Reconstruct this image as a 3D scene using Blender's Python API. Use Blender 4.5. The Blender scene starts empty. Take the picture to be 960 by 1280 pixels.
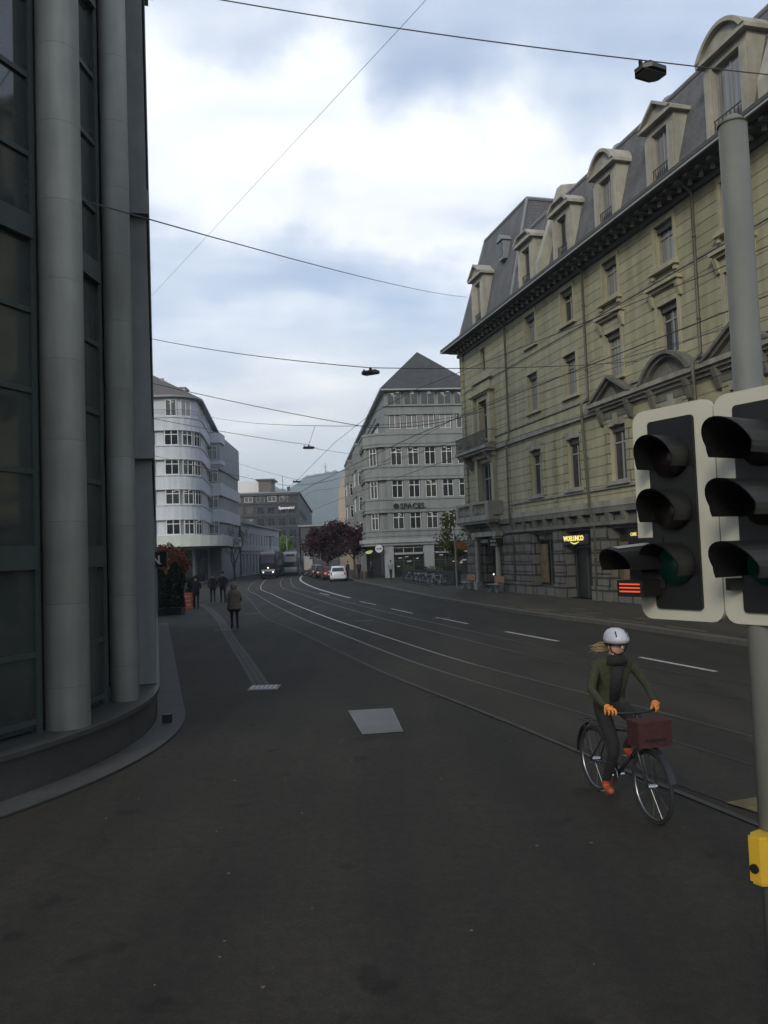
import bpy, bmesh, math, random
from math import sin, cos, pi, radians, sqrt, atan2, hypot
from mathutils import Vector, Matrix
random.seed(7)
S = bpy.context.scene
COL = S.collection

# ------------------------------------------------------------------ camera
cam_d = bpy.data.cameras.new('camera'); cam = bpy.data.objects.new('camera', cam_d); COL.objects.link(cam)
cam_d.sensor_fit = 'VERTICAL'; cam_d.sensor_height = 36.0; cam_d.lens = 36.0*1000/1280
cam_d.clip_start = 0.05; cam_d.clip_end = 6000
cam.matrix_world = Matrix.Translation((0, 0, 2.6)) @ Matrix.Rotation(pi/2+math.atan(0.051), 4, 'X') @ Matrix.Rotation(-0.037, 4, 'Z')
S.camera = cam

# ------------------------------------------------------------------ world, sun, exposure
SUN_EL, SUN_ROT = radians(26), radians(-158)      # behind the clouds, left of and behind the camera
W = bpy.data.worlds.new('World'); S.world = W; W.use_nodes = True
nt = W.node_tree; N = nt.nodes; Lk = nt.links; N.clear()
def nd(t, **k):
    n = N.new(t)
    for a, b in k.items(): setattr(n, a, b)
    return n
out = nd('ShaderNodeOutputWorld'); bg = nd('ShaderNodeBackground'); bg.inputs[1].default_value = 0.1
sky = nd('ShaderNodeTexSky', sky_type='NISHITA', sun_disc=False, sun_elevation=SUN_EL, sun_rotation=SUN_ROT)
sky.air_density = 1.1; sky.dust_density = 1.6
tc = nd('ShaderNodeTexCoord'); sep = nd('ShaderNodeSeparateXYZ'); Lk.new(tc.outputs['Generated'], sep.inputs[0])
# cloud banks and blue gaps: direction, size, strength
BANKS = [(-0.172, 0.869, 0.465, 0.17, 0.20), (-0.03, 0.88, 0.45, 0.16, 0.17), (0.09, 0.9, 0.41, 0.14, 0.16), (0.17, 0.91, 0.37, 0.12, 0.14), (-0.21, 0.93, 0.27, 0.12, 0.13), (-0.06, 0.95, 0.28, 0.11, 0.10),
         (0.24, 0.83, 0.52, 0.18, -0.09), (-0.11, 0.92, 0.36, 0.10, -0.17), (0.04, 0.94, 0.33, 0.09, -0.15), (-0.14, 0.81, 0.56, 0.12, -0.12), (0.1, 0.83, 0.54, 0.12, -0.09)]
def math_(op, a, b=None, c=None, clamp=False):
    n = nd('ShaderNodeMath', operation=op, use_clamp=clamp)
    for i, v in enumerate((a, b, c)):
        if v is None: continue
        if isinstance(v, (int, float)): n.inputs[i].default_value = v
        else: Lk.new(v, n.inputs[i])
    return n.outputs[0]
den = math_('ADD', math_('MAXIMUM', sep.outputs[2], 0.0), 0.16)
px = math_('DIVIDE', sep.outputs[0], den); py = math_('DIVIDE', sep.outputs[1], den)
cmb = nd('ShaderNodeCombineXYZ'); Lk.new(px, cmb.inputs[0]); Lk.new(py, cmb.inputs[1])
mp = nd('ShaderNodeMapping'); Lk.new(cmb.outputs[0], mp.inputs[0])
mp.inputs['Location'].default_value = (3.1, 1.45, 0); mp.inputs['Rotation'].default_value = (0, 0, radians(-14)); mp.inputs['Scale'].default_value = (0.62, 1.35, 1)
n1 = nd('ShaderNodeTexNoise'); n1.inputs['Scale'].default_value = 0.85; n1.inputs['Detail'].default_value = 9; n1.inputs['Roughness'].default_value = 0.52; n1.inputs['Distortion'].default_value = 0.35
n2 = nd('ShaderNodeTexNoise'); n2.inputs['Scale'].default_value = 2.6; n2.inputs['Detail'].default_value = 6; n2.inputs['Roughness'].default_value = 0.5
Lk.new(mp.outputs[0], n1.inputs[0]); Lk.new(mp.outputs[0], n2.inputs[0])
dens = n1.outputs[0]
nrmv = nd('ShaderNodeVectorMath', operation='NORMALIZE'); Lk.new(tc.outputs['Generated'], nrmv.inputs[0])
# wobble the direction a little so that the banks get ragged edges
wob = nd('ShaderNodeTexNoise'); wob.inputs['Scale'].default_value = 5.0; wob.inputs['Detail'].default_value = 6; Lk.new(nrmv.outputs[0], wob.inputs[0])
wsub = nd('ShaderNodeVectorMath', operation='SUBTRACT'); Lk.new(wob.outputs[1], wsub.inputs[0]); wsub.inputs[1].default_value = (0.5, 0.5, 0.5)
wsc = nd('ShaderNodeVectorMath', operation='SCALE'); Lk.new(wsub.outputs[0], wsc.inputs[0]); wsc.inputs['Scale'].default_value = 0.34
wad = nd('ShaderNodeVectorMath', operation='ADD'); Lk.new(nrmv.outputs[0], wad.inputs[0]); Lk.new(wsc.outputs[0], wad.inputs[1])
for (bx, by, bz, rad, amp) in BANKS:
    df = nd('ShaderNodeVectorMath', operation='SUBTRACT'); Lk.new(wad.outputs[0], df.inputs[0]); df.inputs[1].default_value = (bx, by, bz)
    sc_ = nd('ShaderNodeVectorMath', operation='MULTIPLY'); Lk.new(df.outputs[0], sc_.inputs[0]); sc_.inputs[1].default_value = (1/rad*0.62, 1/rad*0.8, 1/rad*1.5)
    ln_ = nd('ShaderNodeVectorMath', operation='DOT_PRODUCT'); Lk.new(sc_.outputs[0], ln_.inputs[0]); Lk.new(sc_.outputs[0], ln_.inputs[1])
    ex = math_('MULTIPLY', math_('EXPONENT', math_('MULTIPLY', ln_.outputs['Value'], -1.0)), amp)
    dens = math_('ADD', dens, ex)
cr = nd('ShaderNodeValToRGB'); Lk.new(dens, cr.inputs[0])
cr.color_ramp.elements[0].position = 0.42; cr.color_ramp.elements[0].color = (0.5, 0.5, 0.5, 1)
cr.color_ramp.elements[1].position = 0.66; cr.color_ramp.elements[1].color = (1, 1, 1, 1)
cc = nd('ShaderNodeValToRGB'); Lk.new(n2.outputs[0], cc.inputs[0])
cc.color_ramp.elements[0].position = 0.3; cc.color_ramp.elements[0].color = (6.2, 6.7, 7.4, 1)
cc.color_ramp.elements[1].position = 0.72; cc.color_ramp.elements[1].color = (9.2, 9.2, 9.0, 1)
mul = nd('ShaderNodeMix', data_type='RGBA', blend_type='MULTIPLY'); mul.inputs[0].default_value = 1
Lk.new(cc.outputs[0], mul.inputs[6]); 
cr2 = nd('ShaderNodeValToRGB'); Lk.new(dens, cr2.inputs[0])
cr2.color_ramp.elements[0].position = 0.42; cr2.color_ramp.elements[0].color = (0.60, 0.69, 0.86, 1)
cr2.color_ramp.elements[1].position = 0.74; cr2.color_ramp.elements[1].color = (1.0, 1.0, 1.0, 1)
Lk.new(cr2.outputs[0], mul.inputs[7])
mix = nd('ShaderNodeMix', data_type='RGBA'); Lk.new(cr.outputs[0], mix.inputs[0]); Lk.new(sky.outputs[0], mix.inputs[6]); Lk.new(mul.outputs[2], mix.inputs[7])
# a thick pale layer low over the horizon
low = math_('SUBTRACT', 1.0, math_('DIVIDE', math_('MAXIMUM', sep.outputs[2], 0.0), 0.30), clamp=True)
low = math_('MULTIPLY', low, 0.8)
mix2 = nd('ShaderNodeMix', data_type='RGBA'); Lk.new(low, mix2.inputs[0]); Lk.new(mix.outputs[2], mix2.inputs[6]); mix2.inputs[7].default_value = (6.2, 6.3, 6.2, 1)
Lk.new(mix2.outputs[2], bg.inputs[0]); Lk.new(bg.outputs[0], out.inputs[0])
sd = bpy.data.lights.new('sun', 'SUN'); sun = bpy.data.objects.new('sun', sd); COL.objects.link(sun)
sd.energy = 1.1; sd.angle = radians(14); sd.color = (1, 0.93, 0.80)
# direction to the sun (sky convention: rotation measured from +Y towards +X)
sv = Vector((sin(SUN_ROT)*cos(SUN_EL), cos(SUN_ROT)*cos(SUN_EL), sin(SUN_EL)))
sun.rotation_euler = sv.to_track_quat('Z', 'Y').to_euler()
S.view_settings.view_transform = 'Standard'; S.view_settings.look = 'None'; S.view_settings.gamma = 1; S.view_settings.use_curve_mapping = False
S.view_settings.exposure = 0.58
S.cycles.max_bounces = 6; S.cycles.diffuse_bounces = 3; S.cycles.glossy_bounces = 3; S.cycles.volume_bounces = 0
S.cycles.caustics_reflective = False; S.cycles.caustics_refractive = False

# ------------------------------------------------------------------ materials
MATS = {}
def mat(name, col, rough=0.8, var=0.12, scale=3.0, metal=0.0, bump=0.0, emit=None, spec=0.5, stretch=(1, 1, 1), stain=0.0):
    if name in MATS: return MATS[name]
    m = bpy.data.materials.new(name); m.use_nodes = True; t = m.node_tree; n = t.nodes; l = t.links
    p = n['Principled BSDF']; p.inputs['Roughness'].default_value = rough; p.inputs['Metallic'].default_value = metal
    p.inputs['Specular IOR Level'].default_value = spec
    tcn = n.new('ShaderNodeTexCoord'); mpn = n.new('ShaderNodeMapping'); mpn.inputs['Scale'].default_value = stretch
    l.new(tcn.outputs['Object'], mpn.inputs[0])
    nz = n.new('ShaderNodeTexNoise'); nz.inputs['Scale'].default_value = scale; nz.inputs['Detail'].default_value = 6; nz.inputs['Roughness'].default_value = 0.62
    l.new(mpn.outputs[0], nz.inputs[0])
    rp = n.new('ShaderNodeValToRGB'); e = rp.color_ramp.elements
    e[0].position = 0.28; e[1].position = 0.72
    e[0].color = tuple(c*(1-var) for c in col[:3])+(1,); e[1].color = tuple(min(1, c*(1+var)) for c in col[:3])+(1,)
    l.new(nz.outputs[0], rp.inputs[0]); last = rp.outputs[0]
    if stain > 0:   # rain streaks and soot, running down
        mp2 = n.new('ShaderNodeMapping'); mp2.inputs['Scale'].default_value = (1.6, 1.6, 0.16); l.new(tcn.outputs['Object'], mp2.inputs[0])
        n3 = n.new('ShaderNodeTexNoise'); n3.inputs['Scale'].default_value = 1.2; n3.inputs['Detail'].default_value = 5; l.new(mp2.outputs[0], n3.inputs[0])
        r3 = n.new('ShaderNodeValToRGB'); r3.color_ramp.elements[0].position = 0.35; r3.color_ramp.elements[1].position = 0.6
        r3.color_ramp.elements[0].color = (1-stain,)*3+(1,); r3.color_ramp.elements[1].color = (1, 1, 1, 1); l.new(n3.outputs[0], r3.inputs[0])
        mm = n.new('ShaderNodeMix'); mm.data_type = 'RGBA'; mm.blend_type = 'MULTIPLY'; mm.inputs[0].default_value = 1
        l.new(last, mm.inputs[6]); l.new(r3.outputs[0], mm.inputs[7]); last = mm.outputs[2]
    l.new(last, p.inputs['Base Color'])
    if bump > 0:
        b = n.new('ShaderNodeBump'); b.inputs['Strength'].default_value = bump; b.inputs['Distance'].default_value = 0.02
        nb = n.new('ShaderNodeTexNoise'); nb.inputs['Scale'].default_value = scale*9; nb.inputs['Detail'].default_value = 4; l.new(tcn.outputs['Object'], nb.inputs[0])
        l.new(nb.outputs[0], b.inputs['Height']); l.new(b.outputs[0], p.inputs['Normal'])
    if emit:
        p.inputs['Emission Color'].default_value = tuple(emit[:3])+(1,); p.inputs['Emission Strength'].default_value = emit[3]
    MATS[name] = m; return m

def block_mat(name, col, bw, bh, mortar=0.03, dark=0.45, bump=0.8, stain=0.15, var=0.14):
    """coursed stone: joints in the X-Z plane of the object's own frame"""
    m = mat(name, col, 0.88, var, 1.3, bump=0.0, stain=stain); t = m.node_tree; n = t.nodes; l = t.links
    p = n['Principled BSDF']; tcn = [x for x in n if x.type == 'TEX_COORD'][0]
    sp = n.new('ShaderNodeSeparateXYZ'); l.new(tcn.outputs['Object'], sp.inputs[0])
    ad = n.new('ShaderNodeMath'); ad.operation = 'ADD'; l.new(sp.outputs[0], ad.inputs[0]); l.new(sp.outputs[1], ad.inputs[1])
    cb = n.new('ShaderNodeCombineXYZ'); l.new(ad.outputs[0], cb.inputs[0]); l.new(sp.outputs[2], cb.inputs[1])
    br = n.new('ShaderNodeTexBrick'); l.new(cb.outputs[0], br.inputs['Vector'])
    br.inputs['Scale'].default_value = 1; br.inputs['Mortar Size'].default_value = mortar; br.inputs['Mortar Smooth'].default_value = 0.3
    br.inputs['Brick Width'].default_value = bw; br.inputs['Row Height'].default_value = bh
    br.inputs['Color1'].default_value = (1, 1, 1, 1); br.inputs['Color2'].default_value = (0.88, 0.88, 0.86, 1); br.inputs['Mortar'].default_value = (dark,)*3+(1,)
    src = p.inputs['Base Color'].links[0].from_socket
    mm = n.new('ShaderNodeMix'); mm.data_type = 'RGBA'; mm.blend_type = 'MULTIPLY'; mm.inputs[0].default_value = 1
    l.new(src, mm.inputs[6]); l.new(br.outputs[0], mm.inputs[7]); l.new(mm.outputs[2], p.inputs['Base Color'])
    iv = n.new('ShaderNodeMath'); iv.operation = 'SUBTRACT'; iv.inputs[0].default_value = 1; l.new(br.outputs['Fac'], iv.inputs[1])
    nb = n.new('ShaderNodeTexNoise'); nb.inputs['Scale'].default_value = 14; nb.inputs['Detail'].default_value = 4; l.new(tcn.outputs['Object'], nb.inputs[0])
    m2 = n.new('ShaderNodeMath'); m2.operation = 'MULTIPLY_ADD'; m2.inputs[1].default_value = 0.12; l.new(nb.outputs[0], m2.inputs[0]); l.new(iv.outputs[0], m2.inputs[2])
    b = n.new('ShaderNodeBump'); b.inputs['Strength'].default_value = bump; b.inputs['Distance'].default_value = 0.04; l.new(m2.outputs[0], b.inputs['Height']); l.new(b.outputs[0], p.inputs['Normal'])
    return m

def leaf_mat(name, c1, c2):
    m = bpy.data.materials.new(name); m.use_nodes = True; n = m.node_tree.nodes; l = m.node_tree.links; p = n['Principled BSDF']
    g = n.new('ShaderNodeNewGeometry'); r = n.new('ShaderNodeValToRGB'); r.color_ramp.elements[0].color = c1+(1,); r.color_ramp.elements[1].color = c2+(1,)
    l.new(g.outputs['Random Per Island'], r.inputs[0]); l.new(r.outputs[0], p.inputs['Base Color']); p.inputs['Roughness'].default_value = 0.7
    p.inputs['Specular IOR Level'].default_value = 0.2
    MATS[name] = m; return m

def lamp_glow(name, hue, strength):
    m = mat(name, (0.3, 0.3, 0.28), 0.5, emit=hue+(strength,)); return m
def asphalt(name, c, seam=True):
    m = mat(name, c, 0.85, 0.25, 0.35, bump=0.0, spec=0.25); n = m.node_tree.nodes; l = m.node_tree.links; p = n['Principled BSDF']
    tcn = [x for x in n if x.type == 'TEX_COORD'][0]
    fine = n.new('ShaderNodeTexNoise'); fine.inputs['Scale'].default_value = 70; fine.inputs['Detail'].default_value = 3; l.new(tcn.outputs['Object'], fine.inputs[0])
    r = n.new('ShaderNodeValToRGB'); r.color_ramp.elements[0].position = 0.3; r.color_ramp.elements[1].position = 0.75
    r.color_ramp.elements[0].color = (0.72, 0.72, 0.72, 1); r.color_ramp.elements[1].color = (1.35, 1.33, 1.3, 1); l.new(fine.outputs[0], r.inputs[0])
    big = n.new('ShaderNodeTexNoise'); big.inputs['Scale'].default_value = 1.0; big.inputs['Detail'].default_value = 4
    mpn = n.new('ShaderNodeMapping'); mpn.inputs['Rotation'].default_value = (0, 0, radians(17)); mpn.inputs['Scale'].default_value = (1.1, 0.10, 1); l.new(tcn.outputs['Object'], mpn.inputs[0]); l.new(mpn.outputs[0], big.inputs[0])
    r2 = n.new('ShaderNodeValToRGB'); r2.color_ramp.elements[0].position = 0.38; r2.color_ramp.elements[1].position = 0.62
    r2.color_ramp.elements[0].color = (0.78, 0.78, 0.79, 1); r2.color_ramp.elements[1].color = (1.12, 1.1, 1.08, 1); l.new(big.outputs[0], r2.inputs[0])
    src = p.inputs['Base Color'].links[0].from_socket
    mid = n.new('ShaderNodeTexNoise'); mid.inputs['Scale'].default_value = 9; mid.inputs['Detail'].default_value = 8; mid.inputs['Roughness'].default_value = 0.75; l.new(tcn.outputs['Object'], mid.inputs[0])
    r4 = n.new('ShaderNodeValToRGB'); r4.color_ramp.elements[0].position = 0.32; r4.color_ramp.elements[1].position = 0.68
    r4.color_ramp.elements[0].color = (0.74, 0.74, 0.76, 1); r4.color_ramp.elements[1].color = (1.26, 1.24, 1.2, 1); l.new(mid.outputs[0], r4.inputs[0])
    spt = n.new('ShaderNodeTexNoise'); spt.inputs['Scale'].default_value = 1.7; spt.inputs['Detail'].default_value = 3; l.new(tcn.outputs['Object'], spt.inputs[0])
    r5 = n.new('ShaderNodeValToRGB'); r5.color_ramp.elements[0].position = 0.30; r5.color_ramp.elements[1].position = 0.36
    r5.color_ramp.elements[0].color = (0.62, 0.62, 0.62, 1); r5.color_ramp.elements[1].color = (1, 1, 1, 1); l.new(spt.outputs[0], r5.inputs[0])
    for rr in (r, r2, r4, r5):
        mm = n.new('ShaderNodeMix'); mm.data_type = 'RGBA'; mm.blend_type = 'MULTIPLY'; mm.inputs[0].default_value = 1
        l.new(src, mm.inputs[6]); l.new(rr.outputs[0], mm.inputs[7]); src = mm.outputs[2]
    # hairline cracks and sealed joints
    vor = n.new('ShaderNodeTexVoronoi'); vor.feature = 'DISTANCE_TO_EDGE'; vor.inputs['Scale'].default_value = 0.28
    wob = n.new('ShaderNodeTexNoise'); wob.inputs['Scale'].default_value = 1.5; wob.inputs['Detail'].default_value = 5; l.new(tcn.outputs['Object'], wob.inputs[0])
    va = n.new('ShaderNodeMix'); va.data_type = 'RGBA'; va.inputs[0].default_value = 0.25; l.new(tcn.outputs['Object'], va.inputs[6]); l.new(wob.outputs[1], va.inputs[7]); l.new(va.outputs[2], vor.inputs[0])
    r3 = n.new('ShaderNodeValToRGB'); r3.color_ramp.elements[0].position = 0.0; r3.color_ramp.elements[1].position = 0.006
    r3.color_ramp.elements[0].color = (0.84, 0.84, 0.84, 1); r3.color_ramp.elements[1].color = (1, 1, 1, 1); l.new(vor.outputs[0], r3.inputs[0])
    mm = n.new('ShaderNodeMix'); mm.data_type = 'RGBA'; mm.blend_type = 'MULTIPLY'; mm.inputs[0].default_value = 1 if seam else 0
    l.new(src, mm.inputs[6]); l.new(r3.outputs[0], mm.inputs[7]); l.new(mm.outputs[2], p.inputs['Base Color'])
    b = n.new('ShaderNodeBump'); b.inputs['Strength'].default_value = 0.35; b.inputs['Distance'].default_value = 0.01; l.new(fine.outputs[0], b.inputs['Height']); l.new(b.outputs[0], p.inputs['Normal'])
    return m

M_ASPH = asphalt('road_asphalt', (0.0275, 0.0250, 0.0197))
M_ASPH2 = asphalt('track_asphalt', (0.0360, 0.0325, 0.0250))
M_PAVE = asphalt('pavement_asphalt', (0.050, 0.045, 0.033), False)
M_KERB = mat('kerb_granite', (0.085, 0.08, 0.068), 0.8, 0.25, 4, bump=0.3)
M_STRIP = mat('granite_strip', (0.050, 0.049, 0.044), 0.8, 0.25, 3, bump=0.3)
M_PAINT = mat('worn_white_paint', (0.42, 0.42, 0.40), 0.7, 0.3, 7)
M_PAINTOLD = mat('faded_white_paint', (0.13, 0.13, 0.125), 0.75, 0.4, 7)
M_YEL = mat('worn_yellow_paint', (0.30, 0.20, 0.03), 0.7, 0.35, 6)
M_YELOLD = mat('faded_yellow_paint', (0.12, 0.095, 0.035), 0.75, 0.4, 6)
M_RAIL = mat('rail_steel', (0.33, 0.33, 0.33), 0.28, 0.12, 2, metal=1.0)
M_RAILD = mat('dull_rail_steel', (0.07, 0.065, 0.06), 0.5, 0.2, 2, metal=0.7)
M_GROOVE = mat('groove_dirt', (0.012, 0.012, 0.012), 0.9)
M_GREEN = block_mat('green_sandstone', (0.38, 0.365, 0.24), 60.0, 0.435, 0.022, 0.50, 0.8, 0.2)
M_GREENP = mat('green_sandstone_plain', (0.38, 0.365, 0.248), 0.85, 0.13, 2.0, bump=0.25, stain=0.2)
M_GREENQ = block_mat('green_sandstone_quoins', (0.32, 0.31, 0.20), 0.9, 0.435, 0.03, 0.40, 1.0, 0.2)
M_GREYQ = block_mat('grey_rusticated_stone', (0.145, 0.140, 0.122), 1.15, 0.56, 0.05, 0.25, 1.0, 0.25)
M_TRIM = mat('grey_stone_trim', (0.30, 0.295, 0.245), 0.85, 0.16, 2.5, bump=0.25, stain=0.3)
M_TRIMD = mat('dark_weathered_trim', (0.15, 0.15, 0.125), 0.85, 0.2, 2.5, bump=0.3, stain=0.3)
M_EAVE = mat('dark_painted_eave', (0.075, 0.08, 0.07), 0.7, 0.2, 2)
M_DORM = mat('pale_dormer_stone', (0.40, 0.385, 0.32), 0.85, 0.14, 2.5, bump=0.2, stain=0.25)
M_SLATE = block_mat('slate_roof', (0.15, 0.15, 0.155), 0.3, 0.18, 0.012, 0.6, 0.7, 0.2, 0.25)
M_LEAD = mat('lead_flashing', (0.22, 0.23, 0.24), 0.55, 0.15, 3)
M_PIPE = mat('brown_drainpipe', (0.09, 0.085, 0.06), 0.5, 0.15, 3)
M_WFRAME = mat('white_window_paint', (0.62, 0.62, 0.60), 0.5, 0.06, 4)
M_GFRAME = mat('grey_window_paint', (0.27, 0.27, 0.25), 0.5, 0.1, 4)
M_DFRAME = mat('dark_window_metal', (0.045, 0.056, 0.052), 0.45, 0.15, 4)
M_PANE = mat('window_glass', (0.020, 0.023, 0.025), 0.05, 0.5, 0.7, spec=0.7)
M_PANEC = mat('curtained_glass', (0.20, 0.20, 0.195), 0.1, 0.5, 1.6, spec=0.8, stretch=(6, 6, 0.3))
M_LIT = mat('lit_office_glass', (0.045, 0.047, 0.046), 0.07, 0.5, 0.8, spec=0.7); M_LAMPS = lamp_glow('ceiling_lamp_glow', (1, 0.94, 0.80), 0.42)
M_LIT2 = mat('lit_shop_glass', (0.03, 0.028, 0.024), 0.07, 0.5, 0.8, spec=0.7)
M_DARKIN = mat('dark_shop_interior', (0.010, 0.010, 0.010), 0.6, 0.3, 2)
M_WHITE = mat('white_render', (0.54, 0.57, 0.60), 0.85, 0.06, 1.0, bump=0.1, stain=0.12)
M_WGREY = mat('grey_render', (0.30, 0.32, 0.34), 0.85, 0.08, 1.0, stain=0.12)
M_TILE = mat('brown_roof_tiles', (0.10, 0.085, 0.075), 0.85, 0.25, 8, bump=0.4)
M_SPC = mat('grey_green_render', (0.228, 0.245, 0.232), 0.85, 0.08, 1.2, bump=0.15, stain=0.18)
M_SPCL = mat('light_render_band', (0.34, 0.35, 0.34), 0.8, 0.07, 1.2, stain=0.1)
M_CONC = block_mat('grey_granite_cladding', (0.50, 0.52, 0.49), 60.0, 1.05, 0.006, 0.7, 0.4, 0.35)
M_CONCD = mat('dark_granite_base', (0.05, 0.05, 0.045), 0.5, 0.2, 3, bump=0.1)
M_CONCS = mat('mid_grey_stone', (0.20, 0.21, 0.205), 0.75, 0.15, 2, stain=0.2)  # even mid-grey tone, darker than the column cladding
M_DKB = mat('dark_cladding', (0.018, 0.020, 0.023), 0.6, 0.2, 0.6)
M_DKB2 = mat('charcoal_cladding', (0.034, 0.037, 0.04), 0.6, 0.2, 0.6)
M_CREAM = mat('cream_render', (0.50, 0.42, 0.33), 0.85, 0.06, 1)
M_BLACK = mat('black_paint', (0.008, 0.008, 0.008), 0.45, 0.2, 5)
M_BLK2 = mat('black_plastic', (0.010, 0.010, 0.010), 0.45, 0.2, 5)
M_GREYM = mat('galvanised_metal', (0.24, 0.25, 0.25), 0.5, 0.12, 6, metal=0.35)
M_CREAMP = mat('retroreflective_cream', (0.47, 0.46, 0.37), 0.5, 0.06, 3)
M_WIRE = mat('cable_grey', (0.07, 0.07, 0.075), 0.6)
M_WOOD = mat('orange_brown_wood', (0.30, 0.16, 0.08), 0.6, 0.25, 5, stretch=(1, 8, 8))
M_BARK = mat('bark', (0.05, 0.043, 0.036), 0.9, 0.25, 6, bump=0.5)
M_ORANGE = mat('orange_plastic', (0.55, 0.12, 0.05), 0.5, 0.15, 4)
M_SKIN = mat('skin', (0.42, 0.25, 0.18), 0.6, 0.06, 10)
M_RUBBER = mat('tyre_rubber', (0.015, 0.015, 0.015), 0.8, 0.2, 10)
M_CHROME = mat('bright_metal', (0.45, 0.45, 0.45), 0.3, 0.1, 5, metal=1)
M_CARW = mat('white_car_paint', (0.62, 0.63, 0.63), 0.25, 0.04, 2)
M_CARR = mat('dark_red_car_paint', (0.12, 0.015, 0.02), 0.25, 0.1, 2)
M_CARB = mat('black_car_paint', (0.015, 0.016, 0.02), 0.22, 0.1, 2)
M_CARG = mat('dark_grey_car_paint', (0.05, 0.055, 0.06), 0.25, 0.1, 2)
M_TAIL = mat('red_lamp_glass', (0.35, 0.01, 0.01), 0.2, emit=(1, 0.05, 0.02, 0.03))
M_HEAD = mat('lit_headlamp', (0.8, 0.8, 0.75), 0.2, emit=(1, 0.96, 0.85, 1.2))
M_WHITEP = mat('white_sign', (0.68, 0.68, 0.66), 0.5, 0.04, 3)

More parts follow.
